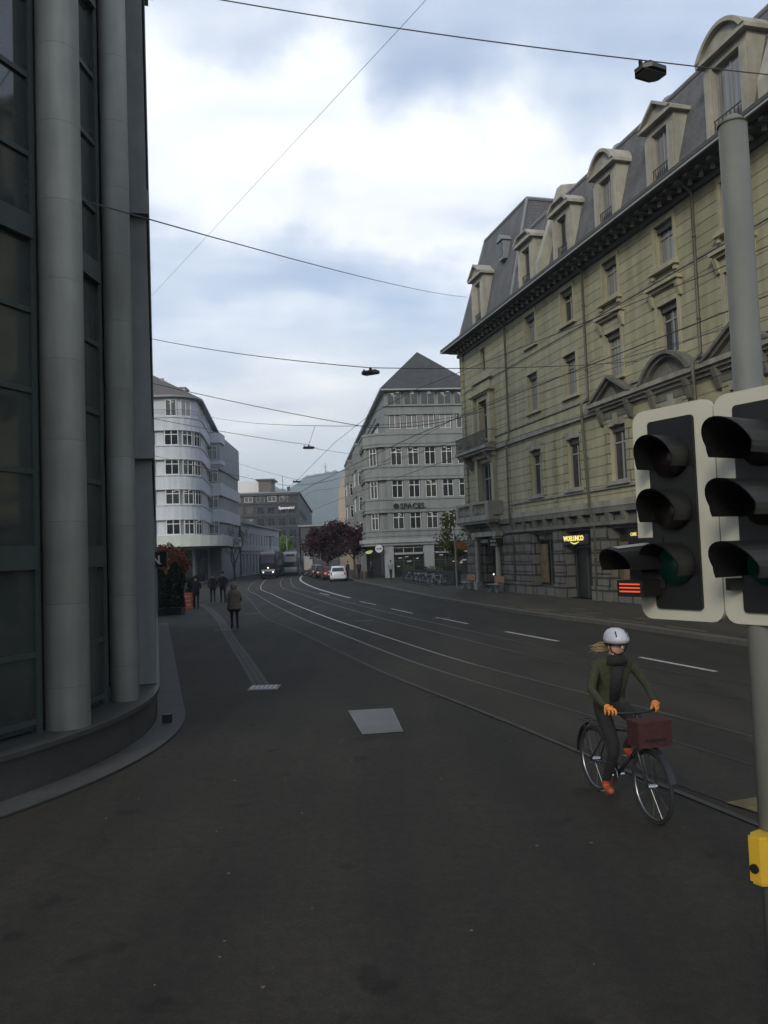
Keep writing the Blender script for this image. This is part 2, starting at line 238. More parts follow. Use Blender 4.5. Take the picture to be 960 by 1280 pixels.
# ------------------------------------------------------------------ mesh helpers
class MB:
    def __init__(s): s.v = []; s.f = []; s.m = []
    def quad(s, a, b, c, d, m=0):
        i = len(s.v); s.v += [tuple(a), tuple(b), tuple(c), tuple(d)]; s.f.append((i, i+1, i+2, i+3)); s.m.append(m)
    def poly(s, pts, m=0):
        i = len(s.v); s.v += [tuple(p) for p in pts]; s.f.append(tuple(range(i, i+len(pts)))); s.m.append(m)
    def box(s, x0, x1, y0, y1, z0, z1, m=0):
        i = len(s.v)
        s.v += [(x, y, z) for z in (z0, z1) for y in (y0, y1) for x in (x0, x1)]
        for f in ((0, 2, 3, 1), (4, 5, 7, 6), (0, 1, 5, 4), (2, 6, 7, 3), (0, 4, 6, 2), (1, 3, 7, 5)):
            s.f.append(tuple(i+k for k in f)); s.m.append(m)
    def obox(s, c, ax, ay, az, m=0):
        """box from centre and three half-axis vectors"""
        c = Vector(c); ax = Vector(ax); ay = Vector(ay); az = Vector(az); i = len(s.v)
        s.v += [tuple(c+ax*a+ay*b+az*d) for d in (-1, 1) for b in (-1, 1) for a in (-1, 1)]
        for f in ((0, 2, 3, 1), (4, 5, 7, 6), (0, 1, 5, 4), (2, 6, 7, 3), (0, 4, 6, 2), (1, 3, 7, 5)):
            s.f.append(tuple(i+k for k in f)); s.m.append(m)
    def prism(s, pts, z0, z1, m=0):
        n = len(pts); i = len(s.v); s.v += [(p[0], p[1], z0) for p in pts]+[(p[0], p[1], z1) for p in pts]
        for k in range(n): s.f.append((i+k, i+(k+1) % n, i+n+(k+1) % n, i+n+k)); s.m.append(m)
        s.f.append(tuple(i+k for k in reversed(range(n)))); s.m.append(m); s.f.append(tuple(i+n+k for k in range(n))); s.m.append(m)
    def prismy(s, pts, y0, y1, m=0):
        """outline in x-z extruded along y"""
        n = len(pts); i = len(s.v); s.v += [(p[0], y0, p[1]) for p in pts]+[(p[0], y1, p[1]) for p in pts]
        for k in range(n): s.f.append((i+k, i+(k+1) % n, i+n+(k+1) % n, i+n+k)); s.m.append(m)
        s.f.append(tuple(i+k for k in reversed(range(n)))); s.m.append(m); s.f.append(tuple(i+n+k for k in range(n))); s.m.append(m)
    def prismx(s, pts, x0, x1, m=0):
        """outline in y-z extruded along x"""
        n = len(pts); i = len(s.v); s.v += [(x0, p[0], p[1]) for p in pts]+[(x1, p[0], p[1]) for p in pts]
        for k in range(n): s.f.append((i+k, i+(k+1) % n, i+n+(k+1) % n, i+n+k)); s.m.append(m)
        s.f.append(tuple(i+k for k in reversed(range(n)))); s.m.append(m); s.f.append(tuple(i+n+k for k in range(n))); s.m.append(m)
    def tube(s, pts, r, n=8, m=0, cap=True):
        pts = [Vector(p) for p in pts]; rr = r if isinstance(r, (list, tuple)) else [r]*len(pts); i0 = len(s.v)
        up = None
        for k, p in enumerate(pts):
            d = (pts[min(k+1, len(pts)-1)]-pts[max(k-1, 0)])
            d = d.normalized() if d.length > 1e-9 else Vector((0, 0, 1))
            if up is None: up = Vector((0, 0, 1)) if abs(d.z) < 0.9 else Vector((1, 0, 0))
            a = d.cross(up).normalized(); up = a.cross(d).normalized()
            for j in range(n):
                t = 2*pi*j/n; s.v.append(tuple(p+(a*cos(t)+up*sin(t))*rr[k]))
        for k in range(len(pts)-1):
            for j in range(n):
                a0 = i0+k*n+j; a1 = i0+k*n+(j+1) % n
                s.f.append((a0, a1, a1+n, a0+n)); s.m.append(m)
        if cap:
            s.f.append(tuple(i0+j for j in reversed(range(n)))); s.m.append(m)
            s.f.append(tuple(i0+(len(pts)-1)*n+j for j in range(n))); s.m.append(m)
    def rings(s, rs, n=16, m=0, cap=True):
        """loft of ellipses: (cx,cy,z,rx,ry)"""
        i0 = len(s.v)
        for (cx, cy, z, rx, ry) in rs:
            for j in range(n): t = 2*pi*j/n; s.v.append((cx+rx*cos(t), cy+ry*sin(t), z))
        for k in range(len(rs)-1):
            for j in range(n):
                a0 = i0+k*n+j; a1 = i0+k*n+(j+1) % n; s.f.append((a0, a1, a1+n, a0+n)); s.m.append(m)
        if cap:
            s.f.append(tuple(i0+j for j in reversed(range(n)))); s.m.append(m)
            s.f.append(tuple(i0+(len(rs)-1)*n+j for j in range(n))); s.m.append(m)
    def ball(s, c, rx, ry, rz, n=12, k=8, m=0):
        s.rings([(c[0], c[1], c[2]+rz*sin(-pi/2+pi*(q+0.02)/(k+0.04)), max(rx*cos(-pi/2+pi*(q+0.02)/(k+0.04)), rx*0.02), max(ry*cos(-pi/2+pi*(q+0.02)/(k+0.04)), ry*0.02)) for q in range(k+1)], n, m)
    def disc(s, c, axis, r, t, n=20, m=0):
        a = Vector(axis).normalized(); s.tube([Vector(c)-a*t/2, Vector(c)+a*t/2], r, n, m)
    def torus(s, c, axis, R, r, n=28, k=6, m=0):
        a = Vector(axis).normalized(); u = a.cross(Vector((0, 0, 1)));  u = u.normalized() if u.length > 0.1 else Vector((1, 0, 0)); w = a.cross(u); c = Vector(c); i0 = len(s.v)
        for q in range(n):
            t = 2*pi*q/n; d = u*cos(t)+w*sin(t)
            for j in range(k):
                b = 2*pi*j/k; s.v.append(tuple(c+d*(R+r*cos(b))+a*r*sin(b)))
        for q in range(n):
            for j in range(k):
                s.f.append((i0+q*k+j, i0+((q+1) % n)*k+j, i0+((q+1) % n)*k+(j+1) % k, i0+q*k+(j+1) % k)); s.m.append(m)
    def mesh(s, name, mats, smooth=False):
        me = bpy.data.meshes.new(name); me.from_pydata(s.v, [], s.f)
        if not isinstance(mats, (list, tuple)): mats = [mats]
        for x in mats: me.materials.append(x)
        me.polygons.foreach_set('material_index', s.m)
        bm = bmesh.new(); bm.from_mesh(me); bmesh.ops.recalc_face_normals(bm, faces=bm.faces); bm.to_mesh(me); bm.free()
        if smooth: me.polygons.foreach_set('use_smooth', [True]*len(me.polygons))
        me.update(); return me
    def build(s, name, mats, parent=None, smooth=False, loc=(0, 0, 0), rz=0):
        return link(name, s.mesh(name, mats, smooth), parent, loc, rz)
def link(name, me, parent=None, loc=(0, 0, 0), rz=0):
    o = bpy.data.objects.new(name, me); COL.objects.link(o); o.location = loc; o.rotation_euler = (0, 0, rz)
    if parent: o.parent = parent
    return o
def tag(o, label=None, cat=None, group=None, kind=None):
    if label: o['label'] = label
    if cat: o['category'] = cat
    if group: o['group'] = group
    if kind: o['kind'] = kind
    return o
def thing(name, label, cat, loc=(0, 0, 0), rz=0, group=None):
    o = bpy.data.objects.new(name, None); COL.objects.link(o); o.location = loc; o.rotation_euler = (0, 0, rz); o.empty_display_size = 0.2
    return tag(o, label, cat, group)
def struct(name, mb, mats, smooth=False): return tag(mb.build(name, mats, None, smooth), kind='structure')
def tree_children(o): return [x for x in COL.objects if x.parent == o]
def copy_tree(o, parent=None):
    c = o.copy(); COL.objects.link(c); c.parent = parent
    for ch in tree_children(o): copy_tree(ch, c)
    return c
def text_mesh(txt, size, mname, m, depth=0.02, bold=0.0):
    cu = bpy.data.curves.new('txt', 'FONT'); cu.body = txt; cu.size = size; cu.extrude = depth; cu.align_x = 'LEFT'; cu.offset = bold; cu.resolution_u = 3
    ob = bpy.data.objects.new('txt', cu); COL.objects.link(ob)
    dg = bpy.context.evaluated_depsgraph_get(); me = bpy.data.meshes.new_from_object(ob.evaluated_get(dg)); me.name = mname
    bpy.data.objects.remove(ob); bpy.data.curves.remove(cu); me.materials.clear(); me.materials.append(m)
    return me
def lettering(txt, size, m, parent, loc, rz=0, depth=0.02, bold=0.0, flip=False):
    me = text_mesh(txt, size, 'lettering', m, depth, bold)
    me.transform(Matrix.Rotation(pi/2, 4, 'X'))
    return link('lettering', me, parent, loc, rz)
def skin_mesh(name, verts, edges, radii, mats, sub=2, root=0):
    me = bpy.data.meshes.new(name); me.from_pydata(verts, edges, []); ob = bpy.data.objects.new('tmp', me); COL.objects.link(ob)
    md = ob.modifiers.new('s', 'SKIN'); md.use_smooth_shade = True
    for i, r in enumerate(radii):
        sv_ = me.skin_vertices[0].data[i]; sv_.radius = (r, r) if not isinstance(r, tuple) else r; sv_.use_root = (i == root)
    ss = ob.modifiers.new('u', 'SUBSURF'); ss.levels = sub; ss.render_levels = sub
    dg = bpy.context.evaluated_depsgraph_get(); m2 = bpy.data.meshes.new_from_object(ob.evaluated_get(dg)); m2.name = name
    bpy.data.objects.remove(ob); m2.materials.clear()
    for x in mats: m2.materials.append(x)
    return m2

# windows: one mesh per size and style, shared
WC = {}
def window(parent, x, y, z, w, h, rot=0, style='cross', fm=None, pane=None, fw=0.07):
    fm = fm or M_WFRAME; pane = pane or M_PANE; key = (round(w, 2), round(h, 2), style, fm.name, pane.name, random.randrange(5) if pane in (M_LIT, M_LIT2) else 0)
    if key not in WC:
        a = MB(); a.box(-w/2, -w/2+fw, -0.04, 0.04, 0, h); a.box(w/2-fw, w/2, -0.04, 0.04, 0, h)
        a.box(-w/2+fw, w/2-fw, -0.04, 0.04, 0, fw); a.box(-w/2+fw, w/2-fw, -0.04, 0.04, h-fw, h)
        if style in ('cross', 'two', 'tall'): a.box(-fw/2, fw/2, -0.035, 0.035, fw, h-fw)
        if style == 'three':
            for q in (-w/6, w/6): a.box(q-fw/2, q+fw/2, -0.035, 0.035, fw, h-fw)
        if style in ('cross', 'three', 'tall'):
            zt = h*0.70
            a.box(-w/2+fw, w/2-fw, -0.045, 0.03, zt-fw/2, zt+fw/2)
        if style == 'grid':
            for q in range(1, 3): a.box(-w/2+fw, w/2-fw, -0.03, 0.03, h*q/3-0.03, h*q/3+0.03)
        b = MB(); b.box(-w/2+0.02, w/2-0.02, 0.0, 0.012, 0.02, h-0.02)
        if pane in (M_LIT, M_LIT2):      # lamps of the room, seen as thin bright strips in the glass
            for q in range(random.choice((2, 3, 4)) if pane is M_LIT else 5):
                lw_ = random.uniform(0.12, 0.32)*min(w, 1.6); x_ = random.uniform(-w/2+0.1+lw_/2, w/2-0.1-lw_/2); z_ = h*random.uniform(0.45, 0.93) if pane is M_LIT2 else h*(0.93-0.085*q)
                b.box(x_-lw_/2, x_+lw_/2, -0.006, -0.002, z_-0.018, z_+0.018, 1)
            WC[key] = (a.mesh('window', fm), b.mesh('pane', [pane, M_LAMPS]))
        else: WC[key] = (a.mesh('window', fm), b.mesh('pane', pane))
    fo = link('window', WC[key][0], parent, (x, y, z), rot); link('pane', WC[key][1], fo)
    return fo
def wall_open(mb, x0, x1, z0, z1, ops, depth=0.25, y=0.0, m=0, mr=None):
    """wall sheet facing -y with openings (xa,xb,za,zb) and reveals"""
    mr = m if mr is None else mr
    xs = sorted(set([x0, x1]+[v for o in ops for v in o[:2] if x0 < v < x1])); zs = sorted(set([z0, z1]+[v for o in ops for v in o[2:4] if z0 < v < z1]))
    for i in range(len(xs)-1):
        for j in range(len(zs)-1):
            cx = (xs[i]+xs[i+1])/2; cz = (zs[j]+zs[j+1])/2
            if any(o[0] < cx < o[1] and o[2] < cz < o[3] for o in ops): continue
            mb.quad((xs[i], y, zs[j]), (xs[i+1], y, zs[j]), (xs[i+1], y, zs[j+1]), (xs[i], y, zs[j+1]), m)
    for (a, b, c, d) in [o[:4] for o in ops]:
        mb.quad((a, y, c), (a, y+depth, c), (a, y+depth, d), (a, y, d), mr); mb.quad((b, y, c), (b, y, d), (b, y+depth, d), (b, y+depth, c), mr)
        mb.quad((a, y, c), (b, y, c), (b, y+depth, c), (a, y+depth, c), mr); mb.quad((a, y, d), (a, y+depth, d), (b, y+depth, d), (b, y, d), mr)

# ------------------------------------------------------------------ ground, road, tracks
def interp(pts, y):
    for k in range(len(pts)-1):
        (x0, y0), (x1, y1) = pts[k], pts[k+1]
        if y0 <= y <= y1: return x0+(x1-x0)*(y-y0)/(y1-y0)
    return pts[-1][0] if y > pts[-1][1] else pts[0][0]
def smooth_path(pts, step=1.0):
    """Catmull-Rom through points"""
    P = [Vector((p[0], p[1])) for p in pts]; P = [P[0]*2-P[1]]+P+[P[-1]*2-P[-2]]; o = []
    for k in range(1, len(P)-2):
        n = max(2, int((P[k+1]-P[k]).length/step))
        for i in range(n):
            t = i/n; a, b, c, d = P[k-1], P[k], P[k+1], P[k+2]
            o.append(0.5*((2*b)+(c-a)*t+(2*a-5*b+4*c-d)*t*t+(-a+3*b-3*c+d)*t**3))
    o.append(P[-2]); return o
def offs(path, d):
    """offset to the right of travel"""
    o = []
    for k, p in enumerate(path):
        t = (path[min(k+1, len(path)-1)]-path[max(k-1, 0)]).normalized(); o.append(p+Vector((t.y, -t.x))*d)
    return o
def ribbon(mb, a, b, z0, z1=None, m=0):
    """sheet between two polylines of equal count; with z1 a solid strip"""
    for k in range(len(a)-1):
        z = z0 if z1 is None else z1
        mb.quad((a[k].x, a[k].y, z), (b[k].x, b[k].y, z), (b[k+1].x, b[k+1].y, z), (a[k+1].x, a[k+1].y, z), m)
        if z1 is not None:
            mb.quad((a[k].x, a[k].y, z0), (a[k].x, a[k].y, z1), (a[k+1].x, a[k+1].y, z1), (a[k+1].x, a[k+1].y, z0), m)
            mb.quad((b[k].x, b[k].y, z0), (b[k+1].x, b[k+1].y, z0), (b[k+1].x, b[k+1].y, z1), (b[k].x, b[k].y, z1), m)
RAIL = smooth_path([(13.2, -12), (9.0, 0), (6.95, 5), (4.82, 10.5), (3.98, 12.8), (2.62, 16.3), (1.38, 19.9), (-0.50, 26.4), (-2.14, 32.1), (-3.60, 37.7), (-5.42, 45), (-8.0, 56), (-10.75, 68.4), (-14.0, 94), (-16.0, 120), (-17.0, 160), (-17.6, 230)])
g = MB(); g.quad((-3000, -3000, -0.004), (3000, -3000, -0.004), (3000, 3000, -0.004), (-3000, 3000, -0.004))
struct('ground', g, M_ASPH)
g = MB(); ribbon(g, offs(RAIL, -2.3), offs(RAIL, 4.0), 0.002); struct('road', g, M_ASPH2)
names = [(-1.04, M_RAILD), (0.0, M_RAIL), (1.78, M_RAILD), (2.82, M_RAILD)]
for d, m in names:
    g = MB(); ribbon(g, offs(RAIL, d-0.035), offs(RAIL, d+0.035), 0.007); struct('tram_rail', g, m)
    g = MB(); ribbon(g, offs(RAIL, d+0.036), offs(RAIL, d+0.085), 0.0065); struct('rail_groove', g, M_GROOVE)
# right pavement with kerb
KERB = smooth_path([(19.5, -12), (14.2, 3), (10.9, 13), (8.95, 18.9), (8.12, 21.9), (7.06, 25.9), (5.23, 31.84), (3.09, 40.94), (1.31, 50.2), (-0.84, 62.85), (-2.6, 73), (-3.9, 84), (-5.4, 100), (-7.6, 120), (-9.5, 160), (-10, 230)])
far = [Vector((k.x+26, k.y+6)) for k in KERB]
g = MB(); ribbon(g, offs(KERB, 0.30), far, 0.12); struct('pavement', g, M_PAVE)
g = MB(); ribbon(g, KERB, offs(KERB, 0.298), -0.003, 0.125); struct('kerb', g, M_KERB)
# yellow bands of the tram and bus stop on the right pavement
g = MB()
for (a, b) in ((0.55, 0.68),):
    A_ = offs(KERB, a); B_ = offs(KERB, b)
    ks = [k for k in range(len(A_)-1) if 21 < A_[k].y < 34]
    for k in ks:
        if k % 3: g.quad((A_[k].x, A_[k].y, 0.126), (B_[k].x, B_[k].y, 0.126), (B_[k+1].x, B_[k+1].y, 0.126), (A_[k+1].x, A_[k+1].y, 0.126))
for (px_, py_, w_, h_) in ((5.9, 31.6, 0.7, 0.25), (6.9, 29.4, 0.9, 0.2), (7.2, 31.5, 0.5, 0.3), (8.2, 26.6, 1.0, 0.22)):
    g.quad((px_, py_, 0.126), (px_+w_, py_-0.25, 0.126), (px_+w_, py_+h_-0.25, 0.126), (px_, py_+h_, 0.126))
struct('yellow_pavement_marking', g, M_YELOLD)
# lane dashes
g = MB()
for (x0, y0, x1, y1) in ((-1.49, 43.7, -0.58, 40.5), (0.17, 37.2, 1.05, 33.9), (1.88, 31.4, 2.80, 28.2), (3.65, 25.1, 4.64, 22.05), (5.71, 18.4, 6.46, 16.0), (7.3, 13.2, 8.1, 10.6), (-4.6, 55, -3.7, 51.5)):
    d = Vector((x1-x0, y1-y0)).normalized(); nn = Vector((d.y, -d.x))*0.06
    g.quad((x0-nn.x, y0-nn.y, 0.011), (x0+nn.x, y0+nn.y, 0.011), (x1+nn.x, y1+nn.y, 0.011), (x1-nn.x, y1-nn.y, 0.011))
struct('lane_marking', g, M_PAINT)
g = MB(); ln = smooth_path([(-2.19, 47.56), (-3.34, 52.6), (-6.22, 66.8), (-9.2, 86), (-11.0, 105), (-12.3, 125)]); ribbon(g, offs(ln, -0.10), offs(ln, 0.10), 0.011)
struct('edge_line', g, M_PAINT)
g = MB()
for (x, y) in ((-3.4, 40.2), (-0.95, 31.05), (2.05, 30.8), (-6.3, 37.2), (-2.0, 43), (-6.0, 29.4)):
    g.quad((x-0.35, y-0.09, 0.011), (x+0.35, y+0.05, 0.011), (x+0.35, y+0.25, 0.011), (x-0.35, y+0.11, 0.011))
struct('crossing_mark', g, M_PAINTOLD)
g = MB(); ln = smooth_path([(-12.09, 65), (-8.49, 49.6), (-5.42, 35.2), (-3.36, 28.55), (-1.5, 22.1), (-0.09, 17.4), (0.98, 14.3), (1.78, 12), (2.33, 10.3), (3.6, 6.5), (5, 2)]); ribbon(g, offs(ln, -0.04), offs(ln, 0.04), 0.011)
struct('road_joint_line', g, mat('joint_sealant', (0.042, 0.039, 0.033), 0.8, 0.5, 1.5))
# flush cobble gutter on the left pavement
g = MB(); ln = smooth_path([(-10.9, 47), (-9.21, 41.6), (-7.16, 34.3), (-5.0, 25.7), (-3.47, 19.8), (-2.62, 16.4)], 0.22)
for dd in (-0.12, 0.0, 0.12):
    A_ = offs(ln, dd-0.052); B_ = offs(ln, dd+0.052)
    for k in range(len(A_)-1):
        a, b, c, d = A_[k], B_[k], B_[k+1], A_[k+1]; e = 0.08
        h = random.uniform(0.002, 0.008)
        g.quad(*[(p.x, p.y, h) for p in (a.lerp(d, e), b.lerp(c, e), c.lerp(b, e), d.lerp(a, e))])
struct('cobble_gutter', g, mat('cobble_granite', (0.065, 0.062, 0.055), 0.8, 0.3, 6, bump=0.3))
def plate(name, pts, label, cat, m, m2, inner=0.05, group=None):
    c = Vector((sum(p[0] for p in pts)/4, sum(p[1] for p in pts)/4, 0)); o = thing(name, label, cat, c, 0, group)
    a = MB(); L_ = [Vector((p[0], p[1], 0))-c for p in pts]
    a.poly([(v.x, v.y, 0.006) for v in L_]); a.build('rim', m2, o)
    b = MB(); b.poly([(v.x*(1-inner*2), v.y*(1-inner*2), 0.011) for v in L_]); b.build('cover', m, o); return o
M_PLATE = mat('worn_steel_plate', (0.062, 0.062, 0.060), 0.45, 0.35, 2.2, metal=0.3)
plate('access_cover', [(-0.72, 13.45), (0.02, 13.52), (0.16, 11.75), (-0.43, 11.66)], 'pale rectangular steel cover set in the near asphalt', 'cover', M_PLATE, M_CONCS, 0.03)
o = thing('drain_grate', 'small iron drain grate at the near end of the cobble gutter', 'drain', (-2.52, 16.15, 0))
a = MB(); a.box(-0.3, 0.3, -0.28, 0.28, 0.0, 0.006); a.build('rim', M_CONCS, o)
a = MB()
for q in range(6): a.box(-0.26+q*0.09, -0.21+q*0.09, -0.24, 0.24, 0.0065, 0.014)
a.build('grille', mat('grate_iron', (0.16, 0.16, 0.16), 0.4, 0.2, 5, metal=0.6), o)
g = MB(); g.poly([(x, y, 0.012) for x, y in ((3.27, 8.06), (4.4, 8.45), (4.9, 7.2), (3.5, 7.62))]); struct('yellow_road_marking', g, M_YELOLD)
# small leaves and cigarette-end litter on the asphalt
g = MB()
for k in range(70):
    x = random.uniform(-3, 3); y = random.uniform(3.2, 20); s_ = random.uniform(0.008, 0.02); t = random.uniform(0, pi)
    g.quad(*[(x+s_*cos(t+q*pi/2), y+s_*sin(t+q*pi/2), 0.013+0.004*(q % 2)) for q in range(4)])
tag(g.build('fallen_leaves', mat('pale_leaf_litter', (0.12, 0.10, 0.06), 0.8, 0.4, 9)), 'tiny scattered leaves and litter on the near asphalt', 'litter', kind='stuff')

# ------------------------------------------------------------------ hill
g = MB(); prof = [(-2600, 60), (-1200, 75), (-700, 90), (-480, 105), (-380, 118), (-300, 128), (-262, 158), (-240, 163), (-222, 150), (-205, 158), (-180, 176), (-150, 187), (-105, 192), (-40, 197), (120, 190), (400, 150), (900, 120), (2000, 60)]
def hz(x):
    for k in range(len(prof)-1):
        if prof[k][0] <= x <= prof[k+1][0]: return prof[k][1]+(prof[k+1][1]-prof[k][1])*(x-prof[k][0])/(prof[k+1][0]-prof[k][0])
    return 50
xs = [(-800+k*9) for k in range(180)]; rows = [(1350, 0.0), (1420, 0.18), (1500, 0.42), (1580, 0.66), (1680, 0.88), (1800, 1.0), (1950, 0.8)]
idx = {}
for j, (yy, fz) in enumerate(rows):
    for i, x in enumerate(xs):
        g.v.append((x, yy+random.uniform(-14, 14), hz(x)*fz+(random.uniform(-3.2, 3.2) if 0 < fz else 0)))
for j in range(len(rows)-1):
    for i in range(len(xs)-1):
        a0 = j*len(xs)+i; g.f.append((a0, a0+1, a0+1+len(xs), a0+len(xs))); g.m.append(0)
struct('hill', g, mat('wooded_hill', (0.040, 0.058, 0.036), 0.95, 0.7, 0.02), True)
o = thing('lookout_tower', 'thin lookout mast on the crest of the far blue hill', 'tower', (-128, 1790, 188))
a = MB(); a.tube([(0, 0, 0), (0, 0, 22)], [1.8, 0.5], 6); a.build('mast', M_GREYM, o); a = MB(); a.tube([(0, 0, 12), (0, 0, 14)], 3.2, 8); a.build('platform', M_GREYM, o)

# ------------------------------------------------------------------ right: green sandstone house with mansard roof
RA = atan2(-0.9669, 0.2550)
RB = thing('sandstone_building', 'long greenish sandstone building with slate mansard roof, dormers and balconied corner bay', 'building', (5.39, 51.82, 0), RA)
RL = 46.0
BAYS = [10.52, 14.6, 18.5, 22.45, 26.35, 30.25, 34.15, 38.05, 41.95]
ops1 = [(b-0.66, b+0.66, 5.3, 7.68) for b in BAYS]+[(2.75, 4.65, 4.62, 7.85)]
ops2 = [(b-0.62, b+0.62, 9.72, 11.72) for b in BAYS]+[(3.05, 4.35, 8.95, 11.6)]
ops3 = [(b-0.6, b+0.6, 13.22, 14.86) for b in BAYS]+[(3.3, 4.1, 13.4, 14.8)]
a = MB()
wall_open(a, 0.55, RL, 4.5, 8.4, ops1, 0.30, 0, 0, 1); wall_open(a, 0.55, RL, 8.7, 15.3, ops2+ops3, 0.30, 0, 0, 1)
a.quad((0.55, 0.0, 8.4), (RL, 0.0, 8.4), (RL, 0, 8.7), (0.55, 0, 8.7), 1)
# far gable, back and inner dark core so that panes have something behind them
a.quad((0, 0.3, 0), (0, 16, 0), (0, 16, 15.3), (0, 0.3, 15.3), 1); a.quad((0, 16, 0), (RL, 16, 0), (RL, 16, 15.3), (0, 16, 15.3), 1); a.quad((RL, 0, 0), (RL, 0, 15.3), (RL, 16, 15.3), (RL, 16, 0), 1)
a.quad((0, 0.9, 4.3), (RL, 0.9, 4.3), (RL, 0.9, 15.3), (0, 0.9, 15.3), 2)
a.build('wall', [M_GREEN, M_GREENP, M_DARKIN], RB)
a = MB()      # quoined corner strip and pilasters of the first floor
a.box(-0.02, 0.56, -0.10, 0.5, 4.55, 15.25)
for (x0, x1) in ((6.75, 7.15), (12.35, 12.75)): a.build('quoins', M_GREENQ, RB); a = MB(); a.box(x0, x1, -0.05, 0.05, 4.6, 8.35)
for b in BAYS+[]:
    for s_ in (-1, 1):
        x = b+s_*0.83; a.build('quoins', M_GREENQ, RB); a = MB(); a.box(min(x-0.16, x+0.16), max(x-0.16, x+0.16), -0.09, 0.02, 5.1, 8.0)
a.build('quoins', M_GREENQ, RB)
# string courses
a = MB()
for (z0, z1, p) in ((4.25, 4.52, 0.24), (5.02, 5.14, 0.10), (8.42, 8.66, 0.16), (9.18, 9.28, 0.07), (12.72, 12.80, 0.04)):
    a.box(7.0 if z0 > 5 and z0 < 5.1 else -0.05, RL, -p, 0.05, z0, z1)
a.box(16.6, RL, -0.42, 0.02, 8.68, 8.86); a.box(16.6, RL, -0.30, 0.02, 8.56, 8.679)
a.build('string_course', M_TRIM, RB)
def surround(b, w, z0, z1, th=0.17, p=0.06, head=0.22):
    a = MB(); a.box(b-w/2-th, b-w/2, -p, 0.02, z0, z1); a.box(b+w/2, b+w/2+th, -p, 0.02, z0, z1); a.box(b-w/2-th, b+w/2+th, -p-0.01, 0.02, z1, z1+head)
    a.box(b-w/2-th-0.04, b+w/2+th+0.04, -p-0.10, 0.02, z0-0.13, z0); return a
for i, b in enumerate(BAYS):
    fine = b > 17
    a = surround(b, 1.24, 9.72, 11.72); 
    if fine:    # hood cornice on consoles
        a.box(b-1.02, b+1.02, -0.34, 0.02, 12.38, 12.5); a.box(b-0.94, b+0.94, -0.22, 0.02, 12.26, 12.379); a.box(b-0.86, b+0.86, -0.08, 0.02, 11.95, 12.26)
        for s_ in (-1, 1): a.prismx([(-0.26, 12.26), (0, 12.26), (0, 11.75), (-0.1, 11.78)], b+s_*0.86-0.08, b+s_*0.86+0.08)
    a.build('window_surround', M_GREENP, RB)
    a = surround(b, 1.2, 13.22, 14.86, 0.14, 0.05, 0.2)
    a.build('window_surround', M_GREENP, RB)
    if fine:
        a = MB(); a.box(b-0.86, b+0.86, -0.24, 0.02, 12.98, 13.09)
        for s_ in (-1, 1): a.box(b+s_*0.7-0.06, b+s_*0.7+0.06, -0.16, 0.02, 12.8, 12.98)
        a.build('window_sill', M_GREENP, RB)
    a = MB(); a.box(b-0.8, b+0.8, -0.07, 0.02, 7.68, 8.02); a.box(b-0.14, b+0.14, -0.17, 0.02, 7.7, 8.2); a.build('window_head', M_TRIM, RB); a = MB(); a.box(b-0.9, b+0.9, -0.2, 0.02, 5.14, 5.3); a.build('window_sill', M_TRIM, RB)
    if fine:    # first floor pediments, pointed and rounded in turn
        a = MB(); W_ = 1.72; z = 8.861
        if (i % 2) == 0:
            out_ = [(b-W_, z), (b+W_, z), (b, z+0.98)]; inn = [(b-W_*0.66, z+0.10), (b+W_*0.66, z+0.10), (b, z+0.70)]
        else:
            out_ = [(b-W_+2*W_*q/12, z+1.0*sin(pi*q/12)**0.8) for q in range(13)]; inn = [(b-W_*0.74+2*W_*0.74*q/12, z+0.08+0.68*sin(pi*q/12)**0.8) for q in range(13)]
            out_ = out_[::-1]; inn = inn[::-1]
        a.prismy(out_, -0.12, 0.02)                      # field
        n_ = len(out_)
        def band(o_, k_, p0):                            # raking mouldings standing proud
            c_ = (b, z); q_ = [(c_[0]+(x-c_[0])*k_, c_[1]+(y-c_[1])*k_) for x, y in o_]
            rng = range(n_) if i % 2 else range(n_)
            for t_ in rng:
                u_ = (t_+1) % n_
                if abs(o_[t_][1]-z) < 1e-6 and abs(o_[u_][1]-z) < 1e-6: continue
                a.prismy([o_[t_], o_[u_], q_[u_], q_[t_]], p0, -0.1205)
        band(out_, 0.86, -0.46); band([(b+(x-b)*0.855, z+(y-z)*0.855) for x, y in out_], 0.86, -0.32)
        a.prismy([(b-0.3, z+0.06), (b+0.3, z+0.06), (b, z+0.5)], -0.2, -0.121)
        a.build('pediment', M_TRIMD, RB)
        a = MB()
        for s_ in (-1, 1):
            a.prismx([(-0.36, 8.55), (0, 8.55), (0, 7.75), (-0.12, 7.85)], b+s_*1.12-0.12, b+s_*1.12+0.12)
        a.box(b-0.95, b+0.95, -0.1, 0.02, 8.03, 8.3); a.build('console', M_TRIMD, RB)
for b in BAYS:
    window(RB, b, 0.22, 5.32, 1.28, 2.34, 0, 'tall', M_GFRAME, M_PANE); window(RB, b, 0.24, 9.74, 1.2, 1.96, 0, 'tall', M_GFRAME, M_PANEC if random.random() < 0.7 else M_PANE)
    window(RB, b, 0.24, 13.24, 1.16, 1.6, 0, 'tall', M_GFRAME, M_PANEC if random.random() < 0.7 else M_PANE)
    for (z_, h_) in ((9.74, 1.96), (13.24, 1.6), (5.32, 2.34)): a = MB(); a.box(b-0.59, b+0.59, 0.10, 0.19, z_+h_-0.24, z_+h_-0.01); a.build('blind_box', M_EAVE, RB)
window(RB, 3.7, 0.24, 4.63, 1.86, 3.2, 0, 'three', M_GFRAME, M_PANE); window(RB, 3.7, 0.22, 8.97, 1.26, 2.6, 0, 'tall', M_GFRAME, M_PANE); window(RB, 3.7, 0.2, 13.42, 0.78, 1.36, 0, 'two', M_GFRAME, M_PANE)
